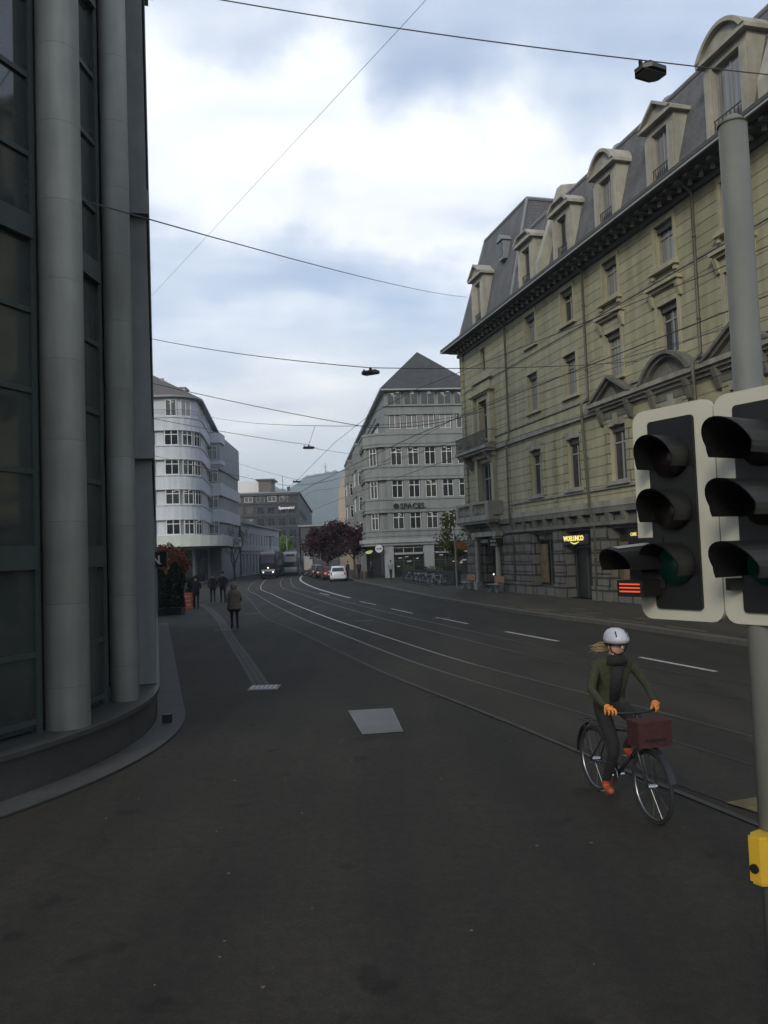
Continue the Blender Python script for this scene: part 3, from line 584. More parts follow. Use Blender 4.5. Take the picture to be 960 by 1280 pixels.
# corner bay dressings
a = surround(3.7, 1.3, 8.97, 11.6, 0.3, 0.14, 0.3)
for s_ in (-1, 1):
    a.box(3.7+s_*1.35-0.14, 3.7+s_*1.35+0.14, -0.28, 0.02, 8.9, 11.9)
a.box(2.0, 5.4, -0.42, 0.02, 12.0, 12.14); a.box(2.15, 5.25, -0.3, 0.02, 11.9, 11.999); a.box(2.5, 4.9, -0.12, 0.02, 12.14, 12.7); a.box(2.1, 5.3, -0.25, 0.02, 12.78, 12.9)
a.prismy([(2.3, 12.9), (5.1, 12.9), (4.4, 13.2), (3.0, 13.2)], -0.16, 0.02)
a.build('window_surround', M_GREENP, RB)
a = MB()
for x in (2.45, 4.95): a.box(x-0.2, x+0.2, -0.22, 0.02, 4.55, 8.2)
a.box(2.1, 5.3, -0.3, 0.02, 8.1, 8.35); a.build('pilaster', M_GREENP, RB)
def balcony(z, x0, x1, p, stone):
    a = MB(); a.box(x0, x1, -p, 0.02, z, z+0.2); a.box(x0+0.1, x1-0.1, -p+0.12, 0.02, z-0.14, z-0.001)
    for x in (x0+0.7, x1-0.9): a.prismx([(-p+0.15, z-0.14), (0, z-0.14), (0, z-0.95), (-0.15, z-0.9)], x, x+0.28)
    s = a.build('balcony', M_TRIM, RB)
    b = MB()
    if stone:
        b.box(x0+0.05, x1-0.05, -p+0.05, -p+0.27, z+0.98, z+1.12); b.box(x0+0.05, x1-0.05, -p+0.05, -p+0.27, z+0.201, z+0.32)
        for x in (x0+0.06, (x0+x1)/2-0.25, x1-0.56): b.box(x, x+0.5, -p+0.03, -p+0.3, z+0.32, z+0.98)
        x = x0+0.75
        while x < x1-0.7:
            b.rings([(x, -p+0.16, z+0.32, 0.05, 0.05), (x, -p+0.16, z+0.5, 0.085, 0.085), (x, -p+0.16, z+0.8, 0.045, 0.045), (x, -p+0.16, z+0.98, 0.06, 0.06)], 8); x += 0.27
        for y0 in (x0+0.05, x1-0.27): b.box(y0, y0+0.22, -p+0.3, -0.02, z+0.98, z+1.12); b.box(y0+0.03, y0+0.19, -p+0.3, -0.02, z+0.32, z+0.979)
        b.build('balustrade', M_TRIM, s)
    else:
        for zz in (z+0.25, z+1.05): b.box(x0+0.05, x1-0.05, -p+0.05, -p+0.09, zz, zz+0.04); b.box(x1-0.09, x1-0.05, -p+0.09, 0, zz, zz+0.04); b.box(x0+0.05, x0+0.09, -p+0.09, 0, zz, zz+0.04)
        x = x0+0.07
        while x < x1-0.06: b.box(x, x+0.025, -p+0.06, -p+0.085, z+0.2, z+1.05); x += 0.11
        for k in range(7):
            c_ = x0+0.45+k*(x1-x0-0.9)/6; b.torus((c_, -p+0.07, z+0.62), (0, 1, 0), 0.17, 0.018, 12, 4)
        b.build('railing', M_TRIMD, s)
balcony(4.28, 0.3, 5.9, 0.95, True); balcony(8.50, 0.5, 5.6, 0.85, False)
# cornice
a = MB(); a.box(-0.95, RL, -1.0, 0.2, 15.62, 15.72, 0); a.box(-0.6, RL, -0.62, 0.2, 15.50, 15.619, 0); a.box(-0.3, RL, -0.16, 0.2, 15.16, 15.36, 0)
a.box(-1.0, RL, -1.06, -0.2, 15.72, 15.86, 0)
x = 0.1
while x < RL: a.box(x, x+0.2, -0.80, 0.0, 15.40, 15.50, 0); x += 0.62
co = a.build('cornice', M_EAVE, RB)
a = MB(); a.box(-1.01, RL, -1.09, -1.062, 15.60, 15.66); a.build('gutter_edge', mat('pale_gutter', (0.36, 0.37, 0.36), 0.5, 0.1, 4), co)
a = MB(); x = 0.48
a.tube([(0, -0.36, 15.30), (0, -0.36, 15.49)], [0.09, 0.06], 8); rm_ = a.mesh('rosette', mat('pale_rosettes', (0.42, 0.43, 0.40), 0.8, 0.1, 4))
while x < RL: link('rosette', rm_, co, (x, 0, 0)); x += 0.62
# drain pipes
for t in (7.45, 16.35, 24.4, 32.2):
    a = MB(); a.tube([(t, -0.14, 0.15), (t, -0.14, 3.6), (t, -0.33, 4.1), (t, -0.33, 8.5), (t, -0.18, 8.7) , (t, -0.14, 9.1), (t, -0.14, 15.1), (t, -0.6, 15.5)] if t < 16 else [(t, -0.14, 0.15), (t, -0.14, 3.6), (t, -0.33, 4.1), (t, -0.5, 8.5), (t, -0.5, 8.95), (t, -0.14, 9.3), (t, -0.14, 15.1), (t, -0.6, 15.5)], 0.06, 8)
    for z in (2, 6.5, 10.5, 13.5): a.tube([(t, -0.14 if z > 9 or z < 3 else -0.33, z), (t, -0.14 if z > 9 or z < 3 else -0.33, z+0.08)], 0.08, 8)
    a.build('drain_pipe', M_PIPE, RB, True)
# ground floor
gops = [(2.75, 5.3, 0.12, 3.35), (9.7, 12.0, 0.55, 3.3), (13.35, 15.75, 0.12, 3.3), (17.55, 20.6, 0.5, 3.3), (21.8, 24.2, 0.12, 3.3), (25.6, 28.6, 0.5, 3.3), (29.6, 32.4, 0.12, 3.3), (33.6, 36.6, 0.5, 3.3), (38, 41, 0.5, 3.3)]
a = MB(); wall_open(a, 0, RL, 0, 4.25, gops, 0.55, 0, 0, 0); a.quad((0, 0, 0), (0, 0.6, 0), (0, 0.6, 4.5), (0, 0, 4.5))
prev = 0.0
for o_ in gops+[(RL, RL, 0, 0)]:      # piers stand proud, with plinth and cap
    x0, x1 = prev+(0.0 if prev == 0 else 0.18), o_[0]-0.18
    if x1-x0 > 0.4:
        n_ = int((4.2-0.9)//0.56)
        for k in range(6):
            a.box(x0+0.03, x1-0.03, -0.13, 0.0, 0.80+k*0.53, 0.80+k*0.53+0.48)
        a.box(x0-0.03, x1+0.03, -0.18, 0.0, 0, 0.76)
    prev = o_[1]
a.build('ground_floor_wall', M_GREYQ, RB)
a = MB(); a.box(-0.04, RL, -0.22, -0.001, 4.0, 4.24); x = 7.6
while x < RL-1: a.prismx([(-0.28, 3.99), (0, 3.99), (0, 3.45), (-0.16, 3.55)], x, x+0.26); x += 1.24
a.box(6.4, RL, -0.20, -0.14, 3.46, 3.62); a.build('fascia', M_TRIMD, RB)
for k, o_ in enumerate(gops[1:]):
    x0, x1, z0, z1 = o_; dd = k in (1, 3, 5)
    if dd:
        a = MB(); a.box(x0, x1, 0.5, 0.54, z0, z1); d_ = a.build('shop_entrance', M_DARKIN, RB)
        b = MB(); 
        for x in (x0+0.02, (x0+x1)/2-0.04, x1-0.1): b.box(x, x+0.08, 0.42, 0.499, z0, z1)
        b.box(x0+0.1, x1-0.1, 0.42, 0.498, 2.5, 2.58); b.build('door_frame', M_DFRAME, d_)
    else:
        f = window(RB, (x0+x1)/2, 0.42, z0, x1-x0, z1-z0, 0, 'two', M_DFRAME, M_LIT2 if k == 2 else M_PANE, 0.08)
        b = MB(); b.box(x0+0.1, x0+(x1-x0)*0.42, 0.30, 0.36, z0+0.2, z0+2.2); b.build('window_display', mat('amber_poster', (0.13, 0.10, 0.05), 0.6, 0.5, 2.5), RB)
# entrance of the corner bay: columns, steps, dark door
for x in (2.35, 5.6):
    a = MB(); a.box(x-0.24, x+0.24, -0.55, -0.1, 0.12, 0.62); a.rings([(x, -0.33, 0.62, 0.17, 0.17), (x, -0.33, 0.74, 0.15, 0.15), (x, -0.33, 3.1, 0.13, 0.13), (x, -0.33, 3.2, 0.2, 0.2)], 14); a.box(x-0.24, x+0.24, -0.56, -0.1, 3.2, 3.34); a.build('column', M_TRIM, RB)
a = MB(); a.box(2.0, 5.95, -0.56, 0.0, 3.341, 3.62); a.box(2.6, 5.35, -0.2, 0.0, 2.98, 3.2); a.build('door_lintel', M_TRIM, RB)
a = MB(); a.box(2.7, 5.3, -0.5, -0.135, 0.0, 0.24); a.build('step', M_STRIP, RB)
a = MB(); a.box(2.8, 5.3, 0.5, 0.56, 0.12, 3.35); d_ = a.build('door', M_DARKIN, RB); a = MB(); a.box(3.4, 3.46, 0.42, 0.5, 0.13, 2.6); a.box(4.7, 4.76, 0.42, 0.5, 0.13, 2.6); a.box(2.8, 5.3, 0.42, 0.5, 2.6, 2.68); a.build('door_frame', M_DFRAME, d_)
a = MB(); a.ball((3.1, 0.38, 1.05), 0.05, 0.05, 0.05, 8, 6); a.build('door_lamp', M_HEAD, d_)
# mansard
a = MB(); zt = 20.1; ys = 0.95; zb = 15.87
a.quad((8.3, -0.15, zb), (RL, -0.15, zb), (RL, ys, zt), (8.3, ys, zt)); a.quad((8.3, ys, zt), (RL, ys, zt), (RL, 8, zt+1.0), (8.3, 8, zt+1.0)); a.quad((8.3, 8, zt+1), (RL, 8, zt+1), (RL, 16, zb), (8.3, 16, zb))
mr = a.build('mansard_roof', M_SLATE, RB)
a = MB(); a.tube([(8.4, ys, zt+0.02), (RL, ys, zt+0.02)], 0.1, 6); a.build('ridge_roll', M_LEAD, mr)
px0, px1, pz = 0.2, 8.1, 22.35
a = MB(); b0 = [(-0.15, -0.15), (8.3, -0.15), (8.3, 9.5), (-0.15, 9.5)]; b1 = [(1.75, 1.35), (px1-0.05, 1.35), (px1-0.05, 8.0), (1.75, 8.0)]
a.box(-0.15, 8.3, -0.15, 9.5, 15.6, 15.871)
for k in range(4):
    q = (k+1) % 4; a.quad((*b0[k], 15.872), (*b0[q], 15.872), (*b1[q], pz), (*b1[k], pz))
a.quad(*[(*p, pz) for p in b1]); pv = a.build('pavilion_roof', M_SLATE, RB)
a = MB()
for k in range(4):
    q = (k+1) % 4; a.tube([(*b1[k], pz), (*b1[q], pz)], 0.11, 6); a.tube([(*b0[k], 15.9), (*b1[k], pz)], 0.09, 6)
a.build('ridge_roll', M_LEAD, pv)
a = MB(); a.box(5.9, 6.6, 0.4, 1.4, 19.4, 20.5); a.prismy([(5.8, 20.5), (6.7, 20.5), (6.25, 20.9)], 0.3, 1.5); sd_ = a.build('small_dormer', M_LEAD, RB); a = MB(); a.box(6.0, 6.5, 0.37, 0.399, 19.6, 20.4); a.build('pane', M_PANE, sd_)
for x in (12.35, 28.3):      # pale party walls stepping above the slates
    a = MB(); a.prismx([(-0.45, 15.87), (-0.45, 16.9), (0.95, 20.9), (4, 21.4), (4, 15.87)], x, x+0.45); a.build('party_wall', M_DORM, RB)
def dormer(x, kind, w=1.9, h=3.3, y=-0.06, z=15.87, depth=1.5, m=M_DORM):
    a = MB(); zt_ = z+h-0.75; hw = w/2
    a.box(x-hw, x-hw+0.36, y, y+depth, z, zt_); a.box(x+hw-0.36, x+hw, y, y+depth, z, zt_); a.box(x-hw, x+hw, y, y+depth, zt_, zt_+0.28)
    a.box(x-hw+0.36, x+hw-0.36, y, y+0.3, z, z+0.62)
    for s_ in (-1, 1): a.box(x+s_*(hw-0.18)-0.13, x+s_*(hw-0.18)+0.13, y-0.1, y, z+0.5, zt_-0.1); a.prismx([(y-0.14, z+0.5), (y, z+0.5), (y, z+0.0), (y-0.14, z+0.05)], x+s_*(hw-0.18)-0.15, x+s_*(hw-0.18)+0.15)
    a.box(x-hw-0.18, x+hw+0.18, y-0.24, y+depth, zt_+0.281, zt_+0.42)
    zz = zt_+0.421; P_ = hw+0.18
    if kind == 'tri': out_ = [(x-P_, zz), (x+P_, zz), (x, zz+0.72)]
    elif kind == 'seg': out_ = ([(x-P_+2*P_*q/12, zz+0.78*sin(pi*q/12)**0.75) for q in range(13)])[::-1]
    else: out_ = [(x-P_, zz), (x+P_, zz), (x+P_*0.6, zz+0.36), (x-P_*0.6, zz+0.36)]
    a.prismy(out_, y-0.10, y+depth-0.3)
    k_ = 0.83; q_ = [(x+(p-x)*k_, zz+(r-zz)*k_) for p, r in out_]
    for t_ in range(len(out_)):
        u_ = (t_+1) % len(out_)
        if abs(out_[t_][1]-zz) < 1e-6 and abs(out_[u_][1]-zz) < 1e-6: continue
        a.prismy([out_[t_], out_[u_], q_[u_], q_[t_]], y-0.28, y-0.101)
    d_ = a.build('dormer', m, RB)
    f = window(d_, x, y+0.22, z+0.62, w-0.72, zt_-z-0.62, 0, 'two', M_GFRAME, M_PANEC if kind != 'flat' else M_PANE, 0.06)
    b = MB(); b.box(x-hw+0.36, x+hw-0.36, y-0.02, y+0.01, z+1.12, z+1.15)
    for q in range(8): xx = x-hw+0.40+q*(w-0.8)/7; b.box(xx-0.01, xx+0.01, y-0.015, y+0.005, z+0.62, z+1.12)
    b.build('window_guard', M_BLACK, d_)
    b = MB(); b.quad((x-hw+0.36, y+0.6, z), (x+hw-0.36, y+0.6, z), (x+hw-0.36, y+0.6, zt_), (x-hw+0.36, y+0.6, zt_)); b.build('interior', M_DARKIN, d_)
dormer(3.6, 'tri', 1.8, 3.8)
for x, k_ in ((10.52, 'flat'), (14.6, 'flat'), (18.6, 'seg'), (22.6, 'tri'), (26.45, 'seg'), (30.3, 'tri'), (34.1, 'seg'), (38, 'tri')): dormer(x, k_, 1.78 if x < 26 else 2.15, 3.3 if x < 26 else 3.75)
for x in (16.8, 20.7, 24.6):
    a = MB(); a.rings([(x, 1.9, 19.9, 0.5, 0.4), (x, 1.9, 20.7, 0.5, 0.4), (x, 1.9, 20.95, 0.4, 0.3), (x, 1.9, 21.05, 0.15, 0.1)], 12); a.box(x-0.3, x+0.3, 1.44, 1.6, 20.1, 20.6, 0); a.build('roof_vent', M_LEAD, RB)
for (x, y) in ((13.5, 6), (27.5, 6)):
    a = MB(); a.box(x, x+1.2, y, y+0.8, 19, 22.2); c_ = a.build('chimney', M_DORM, RB); a = MB(); a.box(x-0.08, x+1.28, y-0.08, y+0.88, 22.2, 22.35); a.build('chimney_cap', M_TRIM, c_)
a = MB(); a.box(9.2, 9.6, -0.18, -0.1, 0, 0.1); 
# signs on the sandstone building
o = thing('shop_sign', 'lit golden shop lettering over the dark entrance of the sandstone building', 'sign', (5.39, 51.82, 0), RA)
M_GOLD = mat('gold_letters', (0.6, 0.5, 0.15), 0.4, emit=(1, 0.85, 0.25, 0.55))
a = MB(); a.box(13.3, 15.8, -0.16, -0.10, 2.66, 3.12); a.build('sign_board', M_BLACK, o)
lettering('WOELLINCO', 0.33, M_GOLD, o, (13.42, -0.175, 2.84), 0, 0.01, 0.008)
a = MB(); a.prismy([(14.1+0.8*q/8, 2.80-0.07*sin(pi*q/8)) for q in range(9)]+[(14.9-0.8*q/8, 2.77-0.10*sin(pi*(8-q)/8)) for q in range(9)], -0.18, -0.165); a.build('swash', M_GOLD, o)
o = thing('shop_sign', 'small gold lettering in the shop window beside the traffic signal', 'sign', (5.39, 51.82, 0), RA)
a = MB(); a.box(18.3, 20.0, 0.32, 0.36, 2.45, 3.2); a.build('sign_board', M_BLACK, o); lettering('CAFE', 0.2, M_GOLD, o, (18.55, 0.30, 2.93), 0, 0.01); lettering('HELSINKI', 0.24, M_GOLD, o, (18.5, 0.30, 2.6), 0, 0.01)
o = thing('hanging_sign', 'small black hanging sign with white lettering beside the corner entrance', 'sign', (5.39, 51.82, 0), RA)
a = MB(); a.box(6.15, 6.21, -1.15, -0.25, 2.72, 3.2); a.build('sign_board', M_BLACK, o); a = MB(); a.tube([(6.18, 0, 3.3), (6.18, -1.2, 3.3)], 0.02, 6); a.tube([(6.18, -0.4, 3.3), (6.18, -0.4, 3.2)], 0.012, 6); a.tube([(6.18, -1.0, 3.3), (6.18, -1.0, 3.2)], 0.012, 6); a.build('bracket', M_BLACK, o)
lettering('BAR', 0.2, M_WHITEP, o, (6.23, -1.05, 2.98), pi/2, 0.006); lettering('GRILL', 0.17, M_WHITEP, o, (6.23, -1.05, 2.78), pi/2, 0.006)
o = thing('shop_sign', 'faint white lettering on the dark fascia above the first shop window', 'sign', (5.39, 51.82, 0), RA)
a = MB(); a.box(9.75, 11.95, 0.2, 0.26, 2.95, 3.28); a.build('sign_board', M_BLACK, o); lettering('hotel', 0.22, M_TRIM, o, (10.1, 0.185, 3.04), 0, 0.006)

# ------------------------------------------------------------------ SPACES office block
SA = atan2(0.105, 0.9945)
SP = thing('office_building', 'grey rendered office block with hipped slate roof and SPACES lettering across its front', 'building', (-0.5, 79, 0), SA)
core = [(1.0, 0.35), (16, 0.35), (16, 62), (1.0, 62)]
a = MB(); a.prism(core, 0, 18.9, 0); 
bands = [(3.95, 4.85), (6.6, 7.95), (9.85, 11.2), (13.15, 14.45)]
def path_lower(e):
    return [(0.3-0.42*e, 0.0-e), (16, -e), (16, 1.5), (1.4, 1.5), (1.4, 6.2), (-1.2-e, 6.2), (-1.2-e, 1.3-0.42*e)]
a.prism(path_lower(-0.32), 3.9, 14.4, 1)
a.build('wall', [M_SPC, M_SPC], SP)
for (z0, z1) in bands:
    a = MB(); a.prism(path_lower(0.04), z0, z1); a.prism(path_lower(0.12), z1-0.16, z1-0.001+0.06); a.prism(path_lower(0.10), z0+0.25, z0+0.40); a.prism(path_lower(0.09), z0-0.05, z0+0.08); a.build('spandrel_band', M_SPC, SP)
a = MB(); a.prism(path_lower(0.42), 3.55, 3.94); a.prism(path_lower(0.25), 3.3, 3.549); a.build('canopy_band', M_SPCL, SP)
a = MB(); a.box(0.88, 16, -0.02, 0.35, 14.46, 14.9); a.box(0.88, 16, 0.05, 0.35, 16.4, 17.15); a.box(0.7, 16, -0.12, 0.35, 17.15, 17.28); a.box(0.9, 16, 0.03, 0.35, 16.32, 16.399); a.build('spandrel_band', M_SPC, SP)
a = MB(); a.box(0.55, 10.5, -0.4, 1, 18.72, 18.9); a.box(0.55, 1, 1, 62, 18.72, 18.9); a.build('eaves', M_SPCL, SP)
WX = [1.95, 3.65, 5.35, 7.05, 8.75, 10.45, 12.15]
rows = [(4.88, 1.68), (8.0, 1.8), (11.25, 1.85)]
for z, h in rows:
    for x in WX: window(SP, x, 0.2, z, 1.12, h, 0, 'cross', M_WFRAME, M_LIT if random.random() < 0.35 else M_PANE)
    for x in [(p+q)/2 for p, q in zip(WX, WX[1:])]+[1.1]:
        b = MB(); b.box(x-0.24, x+0.24, 0.06, 0.34, z-0.02, z+h+0.02); b.build('pier', M_SPC, SP)
    # chamfered corner and short side of the bay
    v = Vector((-1.5, 1.3)); mid = Vector((-0.45, 0.65)); an = atan2(-1.3, 1.5)
    window(SP, mid.x+0.13, mid.y+0.1, z, 0.85, h, an, 'cross', M_WFRAME, M_PANE)
    for y in (2.6, 4.7): window(SP, -1.02, y, z, 1.1, h, -pi/2, 'cross', M_WFRAME, M_PANE)
    for y in (1.55, 3.65, 5.9): b = MB(); b.box(-1.16, -0.8, y-0.25, y+0.25, z-0.02, z+h+0.02); b.build('pier', M_SPC, SP)
for x in WX:
    window(SP, x, 0.24, 14.9, 1.15, 1.5, 0, 'two', M_WFRAME, M_LIT if random.random() < 0.3 else M_PANEC)
    window(SP, x, 0.26, 17.3, 1.45, 1.4, 0, 'two', M_GFRAME, M_LIT)
for x in [(p+q)/2 for p, q in zip(WX, WX[1:])]+[1.1]: b = MB(); b.box(x-0.2, x+0.2, 0.12, 0.345, 14.9, 16.32); b.build('pier', M_SPC, SP)
# long side towards the street
ys_ = [8.0+2.3*k for k in range(23)]
for z0, z1 in ((3.95, 4.85), (6.6, 7.95), (9.85, 11.2), (13.1, 14.8), (16.5, 17.2)):
    b = MB(); b.box(0.72, 1.0, 6.2, 61.9, z0, z1); b.box(0.64, 0.719, 6.25, 61.8, z1-0.15, z1-0.02); b.build('spandrel_band', M_SPC, SP)
for z, h in rows+[(14.9, 1.5)]:
    for y in ys_[:12]: window(SP, 0.93, y, z, 1.3, h, -pi/2, 'two', M_WFRAME, M_PANE)
# far projecting bays
for yb in (22.0, 40.0):
    b = MB(); P2 = [(-0.5, yb), (0.75, yb), (0.75, yb+7), (-0.5, yb+7)]; b.prism(P2, 3.7, 16.3)
    b.box(-0.62, 0.7, yb-0.12, yb+7.1, 16.3, 16.6)
    for z0, z1 in bands: b.prism([(-0.62, yb-0.12), (0.74, yb-0.12), (0.74, yb+7.12), (-0.62, yb+7.12)], z0, z1)
    bo = b.build('bay', M_SPC, SP)
    for z, h in rows: window(bo, 0.15, yb-0.03, z, 0.85, h, 0, 'cross', M_WFRAME, M_PANE); window(bo, -0.53, yb+3.5, z, 1.6, h, -pi/2, 'cross', M_WFRAME, M_PANE)
a = MB(); ap = (5.2, 5.0, 23.9); e_ = [(0.5, -0.45, 18.9), (10.6, -0.45, 18.9), (10.6, 62, 18.9), (0.5, 62, 18.9)]; bk = (5.2, 57, 23.9)
a.poly([e_[0], e_[1], ap]); a.quad(e_[1], e_[2], bk, ap); a.poly([e_[2], e_[3], bk]); a.quad(e_[3], e_[0], ap, bk); a.build('roof', mat('dark_slate_hip', (0.05, 0.053, 0.056), 0.9, 0.35, 1.5, bump=0.4), SP)
a = MB(); a.box(10.6, 16, 0.35, 62, 18.9, 19.1); a.build('flat_roof', M_LEAD, SP)
# ground floor front
for x0, x1 in ((0.4, 1.3), (4.35, 5.35), (8.8, 9.6), (12.5, 13.5)): a = MB(); a.box(x0, x1, -0.1, 0.3, 0, 3.3); a.build('pier', M_SPCL, SP)
a = MB(); a.box(-0.9, 0.2, 1.4, 6.1, 0, 3.3, 0); a.build('recess_wall', M_DARKIN, SP)
for xa, xb in ((1.3, 4.35), (5.35, 8.8), (9.6, 12.5)):
    window(SP, (xa+xb)/2, 0.2, 0.1, xb-xa, 2.35, 0, 'three', M_DFRAME, M_LIT2, 0.08); window(SP, (xa+xb)/2, 0.2, 2.5, xb-xa, 0.78, 0, 'three', M_WFRAME, M_PANE, 0.05)
a = MB(); a.box(1.4, 4.2, -0.25, 0.1, 2.36, 2.52); a.box(5.45, 8.7, -0.3, 0.1, 2.40, 2.52); a.build('blind_box', M_SPCL, SP)
o = thing('building_lettering', 'dark SPACES lettering with a round dot on the grey office front', 'sign', (-0.5, 79, 0), SA)
a = MB(); a.disc((1.72, -0.16, 7.17), (0, 1, 0), 0.27, 0.08, 24); a.build('dot', M_BLACK, o)
lettering('SPACES.', 0.74, M_BLACK, o, (2.1, -0.20, 6.92), 0, 0.03, 0.010)
# ------------------------------------------------------------------ cream building behind it
a_o = thing('cream_building', 'narrow cream building end with a rounded top beyond the grey office block', 'building', (-7.3, 128, 0), 0)
a = MB(); a.prismy([(9, 0), (9, 17.8), (3.0, 17.2), (1.0, 15.6), (0.2, 13.2), (0, 10), (0, 0)], 0, 12); a.build('wall', M_CREAM, a_o)
for z in (5, 8.2, 11.4): window(a_o, 1.6, -0.03, z, 1.0, 1.6, 0, 'two', M_WFRAME, M_PANE)

# ------------------------------------------------------------------ left: white rounded office building
def rounded(x_left, xr, yf, r, yb, e, n=8, dirx=-0.13):
    """front at y=yf from x_left to a rounded corner, then a side leaning by dirx"""
    e_ = e; R_ = r+e_; cx = xr-r; cy = yf+r; o_ = [(x_left, yf-e_)]
    a1 = atan2(-dirx*1.0, 1.0)
    for k in range(n+1):
        t = -pi/2+(pi/2+0.13)*k/n; o_.append((cx+R_*cos(t), cy+R_*sin(t)))
    lx, ly = o_[-1]; o_.append((lx+dirx*(yb-ly), yb)); o_.append((x_left, yb)); return o_
WB = thing('white_building', 'white office building with rounded corner, ribbon windows and brown tiled roof', 'building', (0, 0, 0))
XR, YF = -19.7, 84.0
FL = [5.3, 8.5, 11.65, 14.8]
a = MB(); a.prism(rounded(-48, XR, YF, 3.0, 112, -0.35), 0, 20.0); a.build('wall', M_WHITE, WB)
for z0, z1 in ((4.1, 5.3), (6.95, 8.5), (10.15, 11.65), (13.35, 14.8), (16.45, 17.85)):
    a = MB(); a.prism(rounded(-48, XR, YF, 3.0, 112, 0.0), z0, z1); a.prism(rounded(-48, XR, YF, 3.0, 112, 0.09), z1-0.10, z1+0.02); a.prism(rounded(-48, XR, YF, 3.0, 112, 0.05), z0-0.06, z0+0.05); a.build('spandrel_band', M_WHITE, WB)
a = MB(); a.prism(rounded(-48, XR+0.6, YF, 3.0, 99, 2.0), 4.0, 5.12); a.build('canopy', mat('cream_canopy', (0.50, 0.53, 0.49), 0.8, 0.08, 1), WB)
def on_round(s_, e=-0.18):
    """station along the facade -> x, y, angle of the wall's x axis"""
    r = 3.0+e; arc = 3.0*(pi/2+0.13)
    if s_ < 0: return XR-3.0+s_, YF-e, 0.0
    if s_ < arc: t = -pi/2+s_/3.0; return XR-3+r*cos(t), YF+3+r*sin(t), t+pi/2
    t = -pi/2+arc/3.0; x = XR-3+r*cos(t); y = YF+3+r*sin(t); d = s_-arc; return x-0.13*d, y+0.99*d, pi/2+0.13
for z in FL:
    for s_, w_ in ((-12, 1.75), (-9.6, 1.75), (-7.2, 1.75), (-4.8, 1.75), (-2.25, 1.75), (0.5, 1.45), (2.3, 1.2), (3.8, 1.2), (6.6, 1.5), (8.8, 1.5), (11.0, 1.5)):
        x, y, an = on_round(s_, -0.16); window(WB, x, y, z+0.02, w_, 1.62, an, 'cross', M_WFRAME, M_LIT if random.random() < 0.6 else M_PANE, 0.08)
# set-back top floor with its rail and hipped tile roof
for s_ in (-12, -9.6, -7.2, -4.8, -2.25, 0.5, 2.3, 6.6, 8.8):
    x, y, an = on_round(s_, -0.32); window(WB, x, y, 17.95, 1.7 if s_ < 0 else 1.2, 1.8, an, 'two', M_WFRAME, M_LIT if s_ > -5 and s_ < 1 else M_PANEC, 0.1)
a = MB(); rp_ = rounded(-48, XR, YF, 3.0, 112, -0.02)[:-1]
a.tube([(p[0], p[1], 18.6) for p in rp_], 0.03, 5); a.tube([(p[0], p[1], 18.2) for p in rp_], 0.02, 5); a.build('railing', M_GREYM, WB)
a = MB(); ev = rounded(-48, XR, YF, 3.0, 112, 0.25); a.prism(ev, 19.95, 20.15, 0); tp = rounded(-48, XR-6.3, YF+6.3, 1.0, 106, 0.0)
n_ = len(ev)
for k in range(n_):
    q = (k+1) % n_; a.quad((*ev[k], 20.15), (*ev[q], 20.15), (*tp[q], 24.0), (*tp[k], 24.0), 1)
a.poly([(*p, 24.0) for p in tp], 1); a.build('roof', [M_LEAD, M_TILE], WB)
a = MB(); a.box(-22.9, -21.7, 88.4, 90, 20.2, 21.75); c_ = a.build('chimney', M_WHITE, WB); a = MB(); a.box(-23.0, -21.6, 88.3, 90.1, 21.75, 21.9); a.build('chimney_cap', M_LEAD, c_)
a = MB(); a.box(-24.4, -24.1, 88.5, 88.8, 21, 23.0); a.build('flue', M_LEAD, WB)
# ground floor glazing below the canopy
for s_, w_ in ((-13, 3.2), (-9.4, 3.2), (-5.8, 3.2), (-2.2, 3.0), (1.4, 2.2), (4.0, 1.6), (7.0, 2.4), (10, 2.4)):
    x, y, an = on_round(s_, -0.25); window(WB, x, y, 0.2, w_, 3.5, an, 'three', M_DFRAME, M_LIT2 if s_ in (-5.8, -2.2) else M_PANE, 0.07)
# projecting stepped bay, grey
GB = thing('grey_white_building', 'pale stepped office wing with square bay and blank grey upper wall', 'building', (0, 0, 0))
P3 = [(-24.0, 98), (-19.95, 98), (-20.5, 114), (-26, 114)]
def grow(P, e): return [(P[0][0], P[0][1]-e), (P[1][0]+e, P[1][1]-e), (P[2][0]+e, P[2][1]+e), (P[3][0], P[3][1]+e)]
a = MB(); a.prism(grow(P3, -0.2), 0, 17.9, 0); a.build('wall', M_WGREY, GB)
for z0, z1 in ((4.1, 5.6), (7.1, 8.75), (10.4, 11.95), (13.6, 18.0)):
    a = MB(); a.prism([(-22, 97.9), (-19.85, 97.9), (-20.0, 100.5), (-22, 100.5)], z0, z1 if z1 < 18 else 14.2+0.0); a.prism(grow(P3, 0.0), z0+0.05, z1-0.05 if z1 < 18 else z1-0.1); a.build('spandrel_band', M_WGREY if z1 > 17 else M_WHITE, GB)
a = MB(); a.box(-24.2, -19.8, 97.8, 100.6, 16.9, 18.1); a.box(-22, -19.82, 97.85, 100.4, 14.25, 14.7); a.build('parapet', M_WHITE, GB)
for z in (5.7, 8.85, 12.05, 14.8):
    window(GB, -20.85, 97.88, z, 1.2, 1.6 if z < 14 else 1.7, 0, 'cross', M_WFRAME, M_PANEC)
for z in (5.65, 8.8, 12.0):
    for k in range(6): window(GB, -20.18-0.034*(1.9+k*2.2)-0.03, 98+2.6+k*2.2, z, 1.7, 1.55, pi/2+0.034, 'two', M_GFRAME, M_PANE)
a = MB(); a.box(-24, -21, 100, 104, 18, 18.6); a.build('roof_box', M_LEAD, GB)
